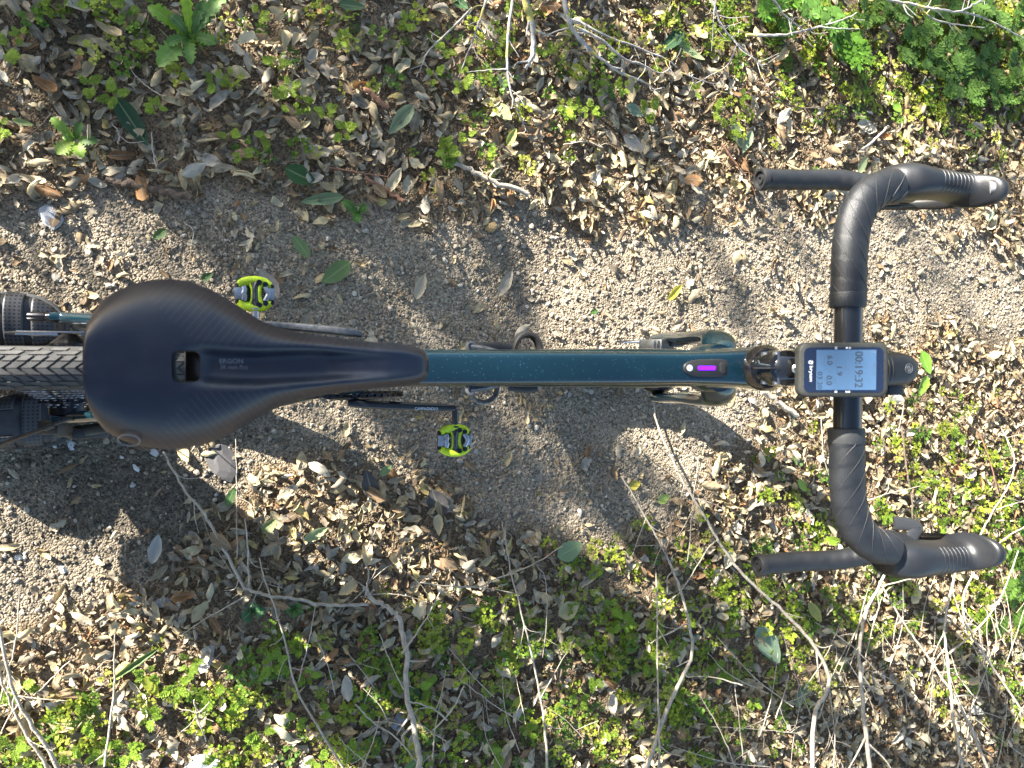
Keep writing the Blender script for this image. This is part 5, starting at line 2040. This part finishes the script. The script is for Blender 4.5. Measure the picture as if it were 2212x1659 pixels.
# the bare shrub stems of the lower half
twig('long pale bent stem from the saddle to the root knot, lower left', [(352, 976), (394, 1050), (432, 1098), (460, 1141), (529, 1272)], .0034, .0052, 'bark_pale', (.02, .03), 3, 30, forks=[([(529, 1272), (575, 1284), (624, 1292), (712, 1306), (796, 1305)], .0050, .0062, (.03, .03)), ([(432, 1098), (458, 1170), (500, 1235), (529, 1272)], .0010, .0010, (.02, .03))], side_len=.05)
twig('thick bent stem curving down from the root knot with hairy rootlets', [(788, 1268), (800, 1290), (835, 1312), (862, 1338), (878, 1411), (878, 1502), (896, 1580), (909, 1668)], .0075, .0095, 'bark_pale', (.025, .07), 4, 31, name='bare_shoot', cat='branch', knots=.08,
     forks=[([(792, 1270), (796, 1235), (786, 1205), (800, 1170), (815, 1135), (826, 1110)], .003, .0007, (.03, .03)), ([(792, 1268), (770, 1290), (745, 1310), (738, 1325)], .002, .0006, (.03, .02)), ([(796, 1262), (812, 1225), (800, 1190), (822, 1150)], .0016, .0005, (.03, .03)),
            ([(800, 1285), (838, 1282), (880, 1288), (935, 1305)], .002, .0006, (.03, .03)), ([(790, 1270), (768, 1255), (742, 1250), (728, 1232)], .0018, .0006, (.03, .02)), ([(806, 1250), (850, 1220), (900, 1255), (930, 1290)], .0012, .0005, (.03, .03))], side_len=.05)
twig('thin upright stem rising past the saddle edge', [(509, 948), (511, 1050), (512, 1206)], .0012, .0018, 'bark_pale', (.05, .03), 1, 32)
twig('short upright stem meeting the bend of the pale stem', [(529, 1120), (536, 1190), (537, 1272)], .0024, .0030, 'bark_pale', (.05, .03), 2, 33)
twig('long thin stem slanting to the bottom, left of the thick bent stem', [(560, 1205), (575, 1262), (607, 1354), (640, 1485), (706, 1600), (745, 1668)], .0018, .0042, 'bark_pale', (.04, .06), 5, 34, name='bare_shoot', cat='branch')
twig('straight upright stem in the lower left litter', [(248, 1370), (247, 1440), (246, 1493), (226, 1655)], .0015, .0036, 'bark_pale', (.07, .05), 2, 35)
twig('stout grey stem leaning in from the lower left corner', [(-6, 1340), (33, 1502), (82, 1584), (130, 1668)], .0040, .0070, 'bark_pale', (.12, .06), 3, 36, name='bare_shoot', cat='branch')
twig('second grey stem in the lower left corner, left of the stout one', [(-8, 1430), (22, 1520), (60, 1590), (110, 1668)], .0035, .0055, 'bark_pale', (.10, .05), 3, 37, name='bare_shoot', cat='branch')
twig('thin stem crossing the two grey stems at far left', [(42, 1270), (36, 1370), (18, 1450), (-8, 1540)], .0016, .0026, 'bark_pale', (.08, .06), 2, 38)
twig('short pale twig standing right of the lower left stems', [(157, 1420), (118, 1460), (74, 1502)], .0018, .0022, 'bark_pale', (.07, .04), 0, 39)
twig('pale forked twig in the bright green cover near the bottom', [(419, 1512), (428, 1550), (445, 1602)], .0024, .0020, 'bark_pale', (.06, .04), 2, 40, forks=[([(386, 1530), (430, 1538), (452, 1515)], .0018, .0014, (.06, .06))])
twig('straight pale twig leaning on the thick bent stem', [(954, 1270), (930, 1320), (903, 1362), (868, 1412)], .0020, .0034, 'bark_pale', (.08, .06), 2, 41)
twig('thin straight twig lying across the lower left litter', [(392, 1371), (455, 1330), (530, 1288)], .0018, .0026, 'bark_pale', (.03, .03), 0, 42)
twig('thin twig left of the root knot running downwards', [(682, 1302), (668, 1380), (645, 1472)], .0014, .0022, 'bark_pale', (.05, .05), 1, 43)
twig('long pale twig slanting to the foot of the thick bent stem', [(768, 1522), (805, 1560), (853, 1592), (913, 1660)], .0022, .0032, 'bark_pale', (.07, .05), 1, 44)
twig('thin twig left of the thick bent stem, leaning to it', [(820, 1370), (843, 1430), (872, 1490)], .0014, .0022, 'bark_pale', (.06, .06), 1, 45)
twig('tall pale stem through the sunlit green cover, bottom middle', [(1084, 1125), (1096, 1190), (1109, 1257), (1144, 1396), (1168, 1510), (1178, 1590), (1182, 1668)], .0018, .0050, 'bark_pale', (.07, .08), 4, 46, name='bare_shoot', cat='branch')
twig('thin curved stem right of the tall pale stem', [(1132, 1181), (1160, 1222), (1178, 1251), (1181, 1338), (1172, 1420)], .0012, .0020, 'bark_pale', (.06, .05), 2, 47)
twig('pale forked stick lying across shaded litter, centre bottom', [(908, 1258), (970, 1266), (1039, 1269), (1112, 1282)], .0026, .0014, 'bark_pale', (.035, .04), 1, 48, forks=[([(985, 1268), (1039, 1266), (1086, 1245), (1144, 1222), (1215, 1180)], .0032, .0022, (.035, .035))])
twig('pale twig joining the thick bent stem from the right', [(966, 1556), (935, 1530), (882, 1513)], .0034, .0022, 'bark_pale', (.07, .08), 2, 49, forks=[([(1002, 1482), (975, 1535), (935, 1577)], .0022, .0028, (.09, .06))])
twig('stout branching stem from the wheel shadow to the bottom edge', [(1344, 1030), (1388, 1107), (1430, 1183), (1464, 1259), (1488, 1342), (1495, 1411), (1476, 1456), (1434, 1548), (1411, 1617), (1392, 1668)], .0026, .0092, 'bark_pale', (.05, .12), 6, 50, name='bare_shoot', cat='branch', knots=.08,
     forks=[([(1410, 1338), (1445, 1300), (1475, 1270), (1530, 1185), (1552, 1165)], .0025, .0022, (.07, .06)), ([(1488, 1345), (1455, 1362), (1405, 1390)], .0042, .0020, (.10, .07)), ([(1372, 1180), (1400, 1178), (1425, 1180)], .0010, .0016, (.05, .05))], side_len=.08)
twig('long pale stem sweeping from the top tube to the bottom right', [(1404, 838), (1423, 927), (1471, 1031), (1520, 1114), (1561, 1183), (1616, 1252), (1692, 1321), (1755, 1390), (1789, 1458), (1782, 1500), (1759, 1545), (1754, 1668)], .0032, .0095, 'bark_pale', (.02, .12), 6, 51, name='bare_shoot', cat='branch', knots=.06, forks=[([(1410, 868), (1430, 850), (1445, 842)], .0016, .001, (.03, .04))], side_len=.09)
twig('thin upright stem crossing the long sweeping stem', [(1508, 992), (1498, 1080), (1485, 1212)], .0016, .0022, 'bark_pale', (.08, .07), 2, 52)
twig('thin dark twig holding a pale lime leaf', [(1438, 1088), (1450, 1130), (1448, 1160), (1436, 1192)], .0018, .0028, 'bark_brown', (.07, .07), 2, 53)
twig('straight pale stem left of the stout branching stem', [(1417, 1236), (1419, 1340), (1420, 1432), (1424, 1610), (1420, 1668)], .0024, .0044, 'bark_pale', (.10, .12), 4, 54, name='bare_shoot', cat='branch')
twig('tall stem rising from the bottom to the lower hood', [(1910, 1243), (1876, 1309), (1858, 1385), (1858, 1455), (1868, 1571), (1880, 1668)], .0055, .0088, 'bark_pale', (.16, .20), 6, 55, name='bare_shoot', cat='branch', side_len=.10, forks=[([(1898, 1268), (1940, 1257), (2000, 1246)], .0036, .0018, (.16, .18))])
twig('long diagonal stem crossing to the lower right corner', [(1900, 1255), (1948, 1340), (1992, 1402), (2044, 1478), (2091, 1559), (2136, 1668)], .0034, .0066, 'bark_pale', (.12, .18), 6, 56, name='bare_shoot', cat='branch', side_len=.10)
twig('upright stem right of the lower hood, gently bowed', [(2066, 1228), (2041, 1338), (2047, 1431), (2062, 1571), (2082, 1668)], .0046, .0066, 'bark_pale', (.14, .18), 6, 57, name='bare_shoot', cat='branch', side_len=.10)
twig('pale stem falling from the right edge towards the bowed stem', [(2200, 1190), (2160, 1292), (2114, 1356), (2050, 1412)], .0026, .0042, 'bark_pale', (.16, .16), 5, 58, side_len=.08)
twig('darker curved stem between the bowed stem and the right edge', [(2104, 1236), (2079, 1298), (2096, 1367), (2137, 1431), (2215, 1548)], .0040, .0052, 'bark_pale', (.12, .16), 5, 59, name='bare_shoot', cat='branch', side_len=.09)
twig('thin dry stem rising right of the front light', [(1952, 876), (1944, 915), (1936, 945)], .0022, .0016, 'bark_pale', (.05, .03), 0, 60)
twig('brown bent stem in the litter right of the lower tape', [(1948, 920), (1956, 996), (1968, 1070), (1972, 1132)], .0046, .0036, 'bark_brown', (.05, .04), 1, 61)
twig('thin pale stem left of the lower bar tape', [(1774, 902), (1779, 985), (1795, 1040)], .0022, .0016, 'bark_pale', (.05, .03), 2, 62)
twig('reddish straight stem near the right edge', [(2114, 930), (2139, 999), (2155, 1062)], .0034, .0022, 'bark_red', (.05, .05), 0, 63)
twig('pale arching stem at the right edge, uppermost of the tangle', [(2163, 925), (2190, 985), (2182, 1042), (2147, 1100), (2112, 1165)], .0024, .0036, 'bark_pale', (.14, .16), 4, 64, side_len=.07)
twig('straight pale twig from the right edge towards the lower hood', [(2216, 1082), (2184, 1090), (2145, 1104)], .0028, .0018, 'bark_pale', (.17, .15), 1, 65)
twig('pale twig slanting up to the right edge above the lower hood', [(2216, 1136), (2175, 1160), (2140, 1188)], .0030, .0024, 'bark_pale', (.18, .17), 1, 66)
twig('thin pale twig between the lower tape and the hood lever', [(1872, 1082), (1920, 1066), (1988, 1050)], .0022, .0016, 'bark_pale', (.05, .05), 1, 67)
rr_ = np.random.default_rng(5)
for k in range(46):                                  # the tangle of thin stems at lower right
    px, py = rr_.uniform(1500, 2240), rr_.uniform(1290, 1640)
    if px < 1750 and py < 1480: py += 160
    a = rr_.choice([rr_.normal(1.75, .30), rr_.normal(1.1, .35), rr_.normal(.2, .25)], p=[.45, .4, .15])
    L = rr_.uniform(90, 230)
    dx, dy = math.cos(a) * L / 2, math.sin(a) * L / 2
    twig('thin dry twig %s' % where(px, py), [(px - dx, py - dy), (px + rr_.normal(0, 7), py + rr_.normal(0, 7)), (px + dx, py + dy)], rr_.uniform(.0009, .0015), rr_.uniform(.0015, .0030), 'bark_pale', tuple(rr_.uniform(.03, .12, 2)), int(rr_.integers(0, 4)), 200 + k, 'thin twigs of the lower right tangle', side_len=.06)
for k in range(14):
    px, py = rr_.uniform(700, 1400), rr_.uniform(1440, 1640)
    a = rr_.choice([rr_.normal(1.7, .3), rr_.normal(.9, .3)])
    L = rr_.uniform(70, 170)
    dx, dy = math.cos(a) * L / 2, math.sin(a) * L / 2
    twig('thin dry twig %s' % where(px, py), [(px - dx, py - dy), (px + rr_.normal(0, 6), py + rr_.normal(0, 6)), (px + dx, py + dy)], rr_.uniform(.0009, .0014), rr_.uniform(.0015, .0026), 'bark_pale', tuple(rr_.uniform(.03, .09, 2)), int(rr_.integers(0, 3)), 300 + k, 'thin twigs at the bottom centre', side_len=.05)
for k in range(12):
    px, py = rr_.uniform(20, 420), rr_.uniform(40, 560)
    if rr_.uniform() < .5: px, py = rr_.uniform(900, 1750), rr_.uniform(230, 460)
    a = rr_.uniform(0, 3.14)
    L = rr_.uniform(40, 110)
    dx, dy = math.cos(a) * L / 2, math.sin(a) * L / 2
    twig('short %s twig %s' % ('dark' if k % 2 else 'pale', where(px, py)), [(px - dx, py - dy), (px + rr_.normal(0, 4), py + rr_.normal(0, 4)), (px + dx, py + dy)], rr_.uniform(.0012, .0022), rr_.uniform(.0012, .0030), 'bark_brown' if k % 2 else 'bark_pale', (.022, .028), int(rr_.integers(0, 2)), 400 + k, 'short twigs in the upper litter', side_len=.03)

# ------------------------------------------------------------------ stones
BSP = [stone_proto(60 + k, True) for k in range(8)]


def stone(px, py, L, color, label, group=None, k=0, flat=1.0, yaw=None, sink=.25):
    V, F_, A = BSP[k % 8]
    me = fast_mesh('stone', V, F_, np.tile(np.array([*color, 1.0]), (len(V), 1)), False)
    me.materials.append(M['stone'])
    p = G(px, py)
    o = place('stone', me, p + Vector((0, 0, L * flat * .3 - L * flat * sink)), rng.uniform(0, 6.28) if yaw is None else yaw, rng.uniform(0, .15), rng.uniform(0, 6.28), (L, L * rng.uniform(.75, .95), L * flat), label, 'stone', group)
    return o


stone(108, 470, .050, (.44, .44, .45), 'pale blue-grey angular stone at the left of the path', None, 0, .8)
stone(436, 1640, .072, (.74, .74, .76), 'large white chalky rock at the bottom edge', None, 1, .9, sink=.1)
stone(1060, 490, .030, (.44, .30, .14), 'smooth tan pebble near the upper edge of the path', None, 2, .9, sink=.05)
stone(1215, 690, .010, (.50, .38, .28), 'small pinkish pebble on gravel above the top tube', None, 3)
stone(484, 1000, .085, (.10, .095, .095), 'dark flat slate piece below the saddle', None, 4, .35, sink=.2)
stone(293, 1010, .020, (.70, .70, .70), 'white angular stone in dark gravel below the shoe', None, 5, .8, sink=.1)
stone(1252, 1105, .018, (.62, .60, .56), 'pale grey stone chip in the wheel shadow', None, 6, .8, sink=.1)
stone(605, 1262, .020, (.50, .50, .50), 'grey stone in the litter near the pale bent stem', None, 7)
stone(350, 1300, .034, (.38, .385, .40), 'blue-grey stone in the lower left litter', None, 1, .7)
stone(640, 1155, .026, (.46, .49, .53), 'pale bluish stone near the lime leaf below the saddle', None, 2, .5)
stone(860, 1560, .050, (.34, .35, .38), 'grey rough stone half under green cover near the bent stem', None, 3, .7)
stone(1178, 585, .012, (.66, .66, .64), 'white pebble on the gravel above the top tube', None, 5)
stone(850, 800 - 50, .014, (.48, .46, .44), 'grey pebble beside the left crank arm', None, 6)
stone(1450, 1165, .024, (.44, .36, .30), 'brownish pebble at the edge of the path below the wheel', None, 0)
stone(155, 962, .020, (.66, .66, .66), 'white stone chip beside the right shoe', None, 4, .7)
for k in range(90):
    for _ in range(60):
        px, py = rng.uniform(0, 2212), rng.uniform(440, 1340)
        p = G(px, py)
        if float(path_mask(np.array([p.x]), np.array([p.y]))[0]) > .7 and not (180 < px < 950 and 590 < py < 975): break
    low = py > 850 and px < 700
    stone(px, py, rng.uniform(.010, .020), STONE_COLS[rng.integers(0, 8)] * 1.15 if not low else np.array((.55, .54, .52)) * rng.uniform(.7, 1.2),
          'small %s stone %s' % ('white' if low else 'pale', where(px, py)), 'white stones in the dark gravel' if low else 'pale stones in the gravel path', k)


# ------------------------------------------------------------------ plants
def long_leaf(mb_list, root, yaw, L, w, color, rise, serr=.25, n=15, seed=0, droop=1.2):
    """toothed rosette leaf as its own mesh under root"""
    r = np.random.default_rng(seed)
    V, A = [], []
    d = np.array([math.cos(yaw), math.sin(yaw), 0])
    s_ = np.array([-d[1], d[0], 0])
    for i in range(n):
        t = i / (n - 1)
        ww = w * (.25 + .75 * math.sin(math.pi * min(t * .82 + .02, 1)) ** 1.2) * (1 - .9 * max(0, (t - .86) / .14) ** 2)
        ww *= 1 + serr * ((i % 2) * 2 - 1) * (1 if .1 < t < .92 else 0) + r.normal(0, .05)
        c = d * L * t + np.array([0, 0, rise * math.sin(t * math.pi * .62) * droop])
        for v in (-1, -.5, 0, .5, 1):
            V.append(c + s_ * ww * v + np.array([0, 0, abs(v) * ww * .35]))
            A.append(abs(v))
    F_ = [(i * 5 + j, (i + 1) * 5 + j, (i + 1) * 5 + j + 1, i * 5 + j + 1) for i in range(n - 1) for j in range(4)]
    me = fast_mesh('leaf', np.array(V), np.array(F_), np.concatenate([np.tile(np.array(color), (len(V), 1)), np.array(A)[:, None]], 1), True)
    me.materials.append(M['green'])
    o = bpy.data.objects.new('leaf', me)
    return link(o, root)


def rosette(px, py, leaves, label, cat='plant', name='rosette_plant', z=.02):
    c = G(px, py, z)
    rt = thing(name, label, cat, tuple(c))
    for k, (tx, ty, w, colr, rise) in enumerate(leaves):
        e = G(tx, ty, z)
        d = e - c
        long_leaf(None, rt, math.atan2(d.y, d.x), math.hypot(d.x, d.y), w, colr, rise, seed=int(px) + k)
    return rt


g1, g2, g3 = (.16, .32, .03), (.12, .23, .04), (.10, .19, .05)
rosette(410, 80, [(408, -12, .0105, (.26, .44, .03), .045), (325, 32, .014, (.22, .38, .03), .03), (345, 152, .018, (.20, .34, .06), .02), (414, 146, .0105, (.17, .30, .05), .02), (362, 108, .010, g2, .02), (470, 104, .012, g2, .02), (480, 30, .014, g3, .03), (372, 50, .010, g3, .03), (450, 22, .010, g3, .03), (500, 12, .012, (.20, .33, .08), .04)],
        'toothed green rosette weed with upright lime leaf at top left')
rosette(164, 304, [(117, 262, .009, (.22, .36, .05), .02), (128, 338, .0125, (.30, .40, .08), .015), (184, 346, .0105, (.24, .38, .05), .015), (216, 312, .009, (.12, .22, .04), .015), (184, 272, .008, (.08, .16, .03), .02), (140, 302, .007, (.18, .30, .05), .015), (150, 342, .008, (.22, .34, .06), .01)],
        'small green rosette weed with seven leaves at the far left')
rosette(775, 460, [(737, 438, .009, (.09, .20, .03), .015), (790, 446, .0085, (.08, .18, .03), .015), (764, 484, .010, (.09, .20, .03), .015), (752, 452, .008, (.10, .21, .03), .01)], 'small dark green seedling at the path edge above the saddle nose')
rosette(546, 1318, [(524, 1332, .012, (.045, .13, .05), .012), (566, 1316, .012, (.05, .14, .05), .012), (548, 1296, .012, (.045, .12, .045), .012), (575, 1312, .008, (.05, .13, .05), .012)], 'round-leaved dark green weed by the bend of the pale stem')
rosette(636, 1312, [(612, 1310, .008, (.06, .15, .03), .012), (650, 1300, .008, (.06, .15, .03), .012), (634, 1330, .008, (.06, .15, .03), .012), (655, 1318, .007, (.05, .13, .03), .012)], 'small green weed right of the round-leaved weed')


def fern_proto(seed):
    """unit-length divided leaf: rachis with lobed pinnae"""
    r = np.random.default_rng(seed)
    V, F_, A = [], [], []

    def quad(p, d, L, w, up):
        s_ = np.array([-d[1], d[0], 0])
        o = len(V)
        for t, k in ((0, .25), (.35, 1), (.7, .8), (1, .25)):
            V.append(p + d * L * t - s_ * w * k + np.array([0, 0, up * t]))
            V.append(p + d * L * t + s_ * w * k + np.array([0, 0, up * t]))
            A.extend([1, 1])
        for i in range(3): F_.append((o + 2 * i, o + 2 * i + 1, o + 2 * i + 3, o + 2 * i + 2))
    rise = r.uniform(.15, .4)
    quad(np.array([0, 0, 0.]), np.array([1, 0, 0.]), 1, .012, rise)
    for i in range(6):
        t = .28 + .13 * i
        for sg in (-1, 1):
            L = .34 * math.sin(math.pi * (.25 + .62 * t)) * r.uniform(.85, 1.15)
            a = sg * r.uniform(.75, 1.05)
            d = np.array([math.cos(a), math.sin(a), 0])
            p = np.array([t, 0, rise * t])
            quad(p, d, L, L * .20, r.normal(.02, .05))
            for b in (-.75, .75):
                for q_ in (.40, .70):
                    d2 = np.array([math.cos(a + b), math.sin(a + b), 0])
                    quad(p + d * L * q_, d2, L * .42, L * .13, r.normal(.02, .04))
    quad(np.array([.98, 0, rise]), np.array([1, 0, 0.]), .18, .05, 0)
    return np.array(V), np.array(F_), np.array(A)


FP = [fern_proto(s) for s in range(6)]


def fern_plant(px, py, n, L, colr, label, seed, z=.03, group=None, toward=None, name='ferny_plant'):
    r = np.random.default_rng(seed)
    c = G(px, py, z)
    yaw = r.uniform(0, 6.28, n) if toward is None else toward + r.normal(0, .55, n)
    off = G(px, py, 0)
    cols = np.array(colr) * r.uniform(.75, 1.25, (n, 1))
    rt = thing(name, label, 'plant', tuple(off), group)
    for k in range(n):
        V, F_, A = FP[r.integers(0, 6)]
        R = frames(np.array([yaw[k]]), np.array([r.normal(0, .15)]), np.array([r.uniform(0, 6.28)]))[0]
        s = L * r.uniform(.7, 1.2)
        P_ = (V * s) @ R.T + np.array([0, 0, z + .02 * r.uniform(0, 1)])
        me = fast_mesh('frond', P_, F_, np.concatenate([np.tile(cols[k], (len(V), 1)), A[:, None]], 1), True)
        me.materials.append(M['cover'])
        link(bpy.data.objects.new('frond', me), rt)
    return rt


fern_plant(1772, 78, 5, .11, (.13, .28, .03), 'vivid green ferny plant hanging below the crosswise branch at the top', 1, .06, None, -1.6)
fern_plant(1735, 30, 6, .10, (.14, .28, .05), 'pale green ferny plant at the top edge beside the knobbly branch', 2, .07)
fern_plant(1650, 40, 5, .09, (.12, .25, .03), 'ferny plant at the top edge among crossing twigs', 3, .05)
fern_plant(1590, 20, 4, .08, (.10, .22, .03), 'small ferny plant at the top edge under the short hanging twig', 4, .05)
fern_plant(2190, 1130, 13, .085, (.09, .19, .03), 'dense fresh green ferny plant at the right edge', 5, .06)
fern_plant(2165, 1225, 10, .075, (.12, .22, .04), 'ferny plant at the right edge beyond the lower hood tip', 6, .06)
fern_plant(2150, 1310, 8, .065, (.10, .19, .03), 'ferny plant right of the bowed stem', 7, .04)
tx = 'feathery green plant in the dense cover at upper right'
for k, (a, b) in enumerate([(1850, 40), (1900, 20), (1955, 60), (2010, 30), (2070, 70), (2120, 30), (2170, 80), (2030, 120), (2100, 150), (2170, 160), (1990, 150), (2200, 230), (2050, 200), (1930, 110), (2130, 210), (1800, 100), (2200, 20), (2060, 10)]):
    fern_plant(a, b, 13, rng.uniform(.045, .07), (.11, .20, .04), 'feathery green plant ' + where(a, b), 40 + k, .03, 'feathery plants of the upper right cover')
tx = 'lobed green seedling growing through the litter above the path'
spots = [(60, 90), (20, 130), (120, 20), (200, 40), (255, 215), (280, 30), (330, 110), (470, 190), (560, 60), (590, 150), (620, 200), (690, 40), (720, 110), (600, 230), (205, 205), (540, 340), (505, 310), (580, 310), (740, 285), (880, 60), (960, 130), (1000, 170), (1060, 110),
         (990, 200), (930, 190), (1180, 120), (1210, 90), (1330, 200), (1250, 250), (1215, 245), (1290, 180), (1400, 150), (1480, 200), (1530, 240), (1570, 210), (1380, 250), (1035, 335), (965, 330), (1000, 315), (1560, 290), (1840, 180), (700, 255), (15, 285), (345, 245)]
for k, (a, b) in enumerate(spots):
    fern_plant(a + rng.normal(0, 6), b + rng.normal(0, 6), int(rng.integers(4, 8)), rng.uniform(.016, .028), (.25, .34, .04), 'lobed green seedling ' + where(a, b), 90 + k, .028, 'seedlings in the upper litter', name='seedling')
tx = 'lobed green seedling growing through the litter below the path'
spots = [(60, 1470), (30, 1590), (150, 1600), (230, 1590), (180, 1530), (330, 1540), (280, 1600), (420, 1420), (390, 1470), (470, 1480), (520, 1500), (560, 1560), (480, 1620), (600, 1420), (660, 1440), (700, 1500), (640, 1540), (760, 1610), (690, 1630), (850, 1440), (800, 1520), (930, 1480), (1000, 1560), (1060, 1600), (1130, 1560),
         (1240, 1500), (1300, 1560), (1270, 1440), (1330, 1320), (1400, 1420), (1290, 1290), (1540, 1440), (1600, 1500), (1640, 1280), (1720, 1350), (1800, 1210), (1880, 1110), (1950, 1050), (2010, 1130), (2030, 950), (1760, 1150), (330, 1440)]
for k, (a, b) in enumerate(spots):
    fern_plant(a + rng.normal(0, 6), b + rng.normal(0, 6), int(rng.integers(4, 8)), rng.uniform(.020, .032), (.21, .32, .035), 'lobed green seedling ' + where(a, b), 190 + k, .028, 'seedlings in the lower litter', name='seedling')


# ------------------------------------------------------------------ trees out of the picture, towards the sun: they shade the path
TREE_LEAF = attr_mat('tree_leaf', .5, .25, False, mottle=.3, mscale=20, bump=0)
leafp = leaf_proto(.42, .5, .3, 0, .05, 1, 4, 3, 77)


def tree(label, base, crown, seed, n_per=260, leaf=.075):
    """trunk, limbs to every clump, clumps of leaves; crown = [(centre, radius, density)]"""
    r = np.random.default_rng(seed)
    rt = thing('tree', label, 'tree', tuple(base))
    b = Vector(base)
    top = sum((Vector(c) for c, _, _ in crown), Vector()) / len(crown)
    fork = b.lerp(Vector((top.x, top.y, top.z)), .45)
    mb = MB()
    mb.tube(spline([b, b.lerp(fork, .5) + Vector((.05, -.03, 0)), fork], 6), list(np.linspace(.11, .065, 13)), 12)
    for c, rad, den in crown:
        c = Vector(c)
        m_ = fork.lerp(c, .5) + Vector((r.normal(0, .06), r.normal(0, .06), .08))
        mb.tube(spline([fork, m_, c], 6), list(np.linspace(.032, .006, 13)), 7)
    mb.build('trunk', M['bark_brown'], rt)
    P_, Yw, Tl, Td, Sc = [], [], [], [], []
    for c, rad, den in crown:
        rad = rad * .8
        n = max(5, int(n_per * .7 * den * (rad / .3) ** 2))
        d = r.normal(size=(n, 3))
        d /= np.linalg.norm(d, axis=1)[:, None]
        rr = rad * r.uniform(.15, 1, n) ** .5
        P_.append(np.array(c) + d * rr[:, None])
    P_ = np.concatenate(P_)
    n = len(P_)
    o = scatter('crown', [leafp], np.zeros(n, int), P_ - np.array(b), r.uniform(0, 6.28, n), r.uniform(0, 1.5, n), r.uniform(0, 6.28, n), leaf * r.uniform(.7, 1.2, n), np.array([(.05, .10, .03)]) * r.uniform(.7, 1.3, (n, 1)), TREE_LEAF)
    o.parent = rt
    return rt


SUNV = Vector((-2.0, 1.9, 1.0))


def shade(px, py, z, k, rad, den):
    """crown clump whose shadow falls on the place seen at (px, py, z)"""
    p = U(px, py, z)
    return (tuple(p + SUNV * k), rad, den)


near, mid, far = [], [], []
for px, py, k, rad, den in [(830, 150, 1.2, .15, .8), (880, 250, 1.2, .15, .9), (820, 350, 1.2, .13, 1.0), (745, 430, 1.2, .12, 1.1), (660, 510, 1.2, .12, 1.0), (590, 590, 1.2, .10, 1.0), (800, 560, 1.3, .09, .6), (930, 110, 1.2, .13, .8), (1000, 60, 1.2, .12, .7),
                            (970, 210, 1.2, .07, .5), (1350, 250, 1.3, .10, .9), (1400, 330, 1.3, .09, .8), (1290, 120, 1.3, .09, .6), (1480, 430, 1.3, .06, .5), (1450, 180, 1.3, .07, .6)]:
    near.append(shade(px, py, 0, k, rad, den))
for px, py, k, rad, den in [(60, 120, .8, .06, .8), (110, 220, .8, .07, .9), (270, 240, .85, .08, 1.0), (200, 150, .8, .05, .8), (470, 290, .85, .06, .8), (380, 430, .85, .06, .9), (110, 660, .9, .10, 1.3), (210, 630, .9, .06, 1.0), (30, 370, .8, .05, .7), (560, 180, .85, .05, .7), (660, 90, .85, .06, .7), (700, 270, .9, .06, .8), (330, 330, .8, .04, .8)]:
    mid.append(shade(px, py, 0, k, rad, den))
for px, py, k, rad, den in [(1600, 210, 2.0, .07, .6), (1700, 130, 2.0, .08, .6), (1990, 60, 2.0, .13, 1.0), (2100, 120, 2.0, .13, 1.0), (2180, 250, 2.0, .11, .8), (2020, 210, 2.0, .09, .7), (2170, 430, 2.1, .10, .7), (1980, 560, 2.1, .07, .6), (2080, 660, 2.1, .08, .6), (1585, 600, 2.1, .03, .8), (1600, 680, 2.1, .03, .8), (1700, 500, 2.1, .05, .5), (2130, 330, 2.1, .09, .7),
                            (1000, 960, 2.2, .045, 1.6), (1060, 990, 2.2, .05, 1.6), (1120, 1018, 2.2, .05, 1.6), (1180, 1042, 2.2, .05, 1.6), (1240, 1072, 2.2, .05, 1.6), (1290, 1100, 2.2, .045, 1.6)]:
    far.append(shade(px, py, 0, k, rad, den))
high = []
for px, py, k, rad, den in [(240, 760, 2.6, .12, 2.2), (330, 690, 2.6, .11, 2.0), (260, 680, 2.6, .09, 2.0), (400, 860, 2.6, .13, 2.2), (440, 720, 2.6, .10, 2.0), (300, 850, 2.6, .12, 2.2), (500, 800, 2.6, .11, 2.0), (620, 790, 2.6, .08, 1.2), (760, 790, 2.6, .07, 1.2), (880, 790, 2.6, .07, 1.2), (300, 900, 2.6, .10, 1.4)]:
    high.append(shade(px, py, .93, k, rad, den))
for px, py, k, rad, den in [(1840, 600, 2.6, .08, 1.0), (1840, 720, 2.6, .08, 1.0), (1822, 800, 2.6, .08, 1.0), (1690, 800, 2.6, .08, .9), (1550, 800, 2.6, .07, .9), (1400, 800, 2.6, .07, .9), (1250, 800, 2.6, .07, .9), (1080, 800, 2.6, .07, .9), (1850, 860, 2.6, .06, .9)]:
    high.append(shade(px, py, .90, k, rad, den))
tree('low-branched olive tree standing beyond the left end of the path', (-3.6, 4.2, -.02), near, 1)
tree('small leafy sapling just beyond the upper left verge', (-2.0, 2.3, -.02), mid, 4, 300, .045)
tree('second low-branched tree standing beyond the verge', (-2.4, 5.2, -.02), far, 2)
tree('taller tree with a sparse crown beyond the left end of the path', (-5.2, 5.4, -.02), high, 3)
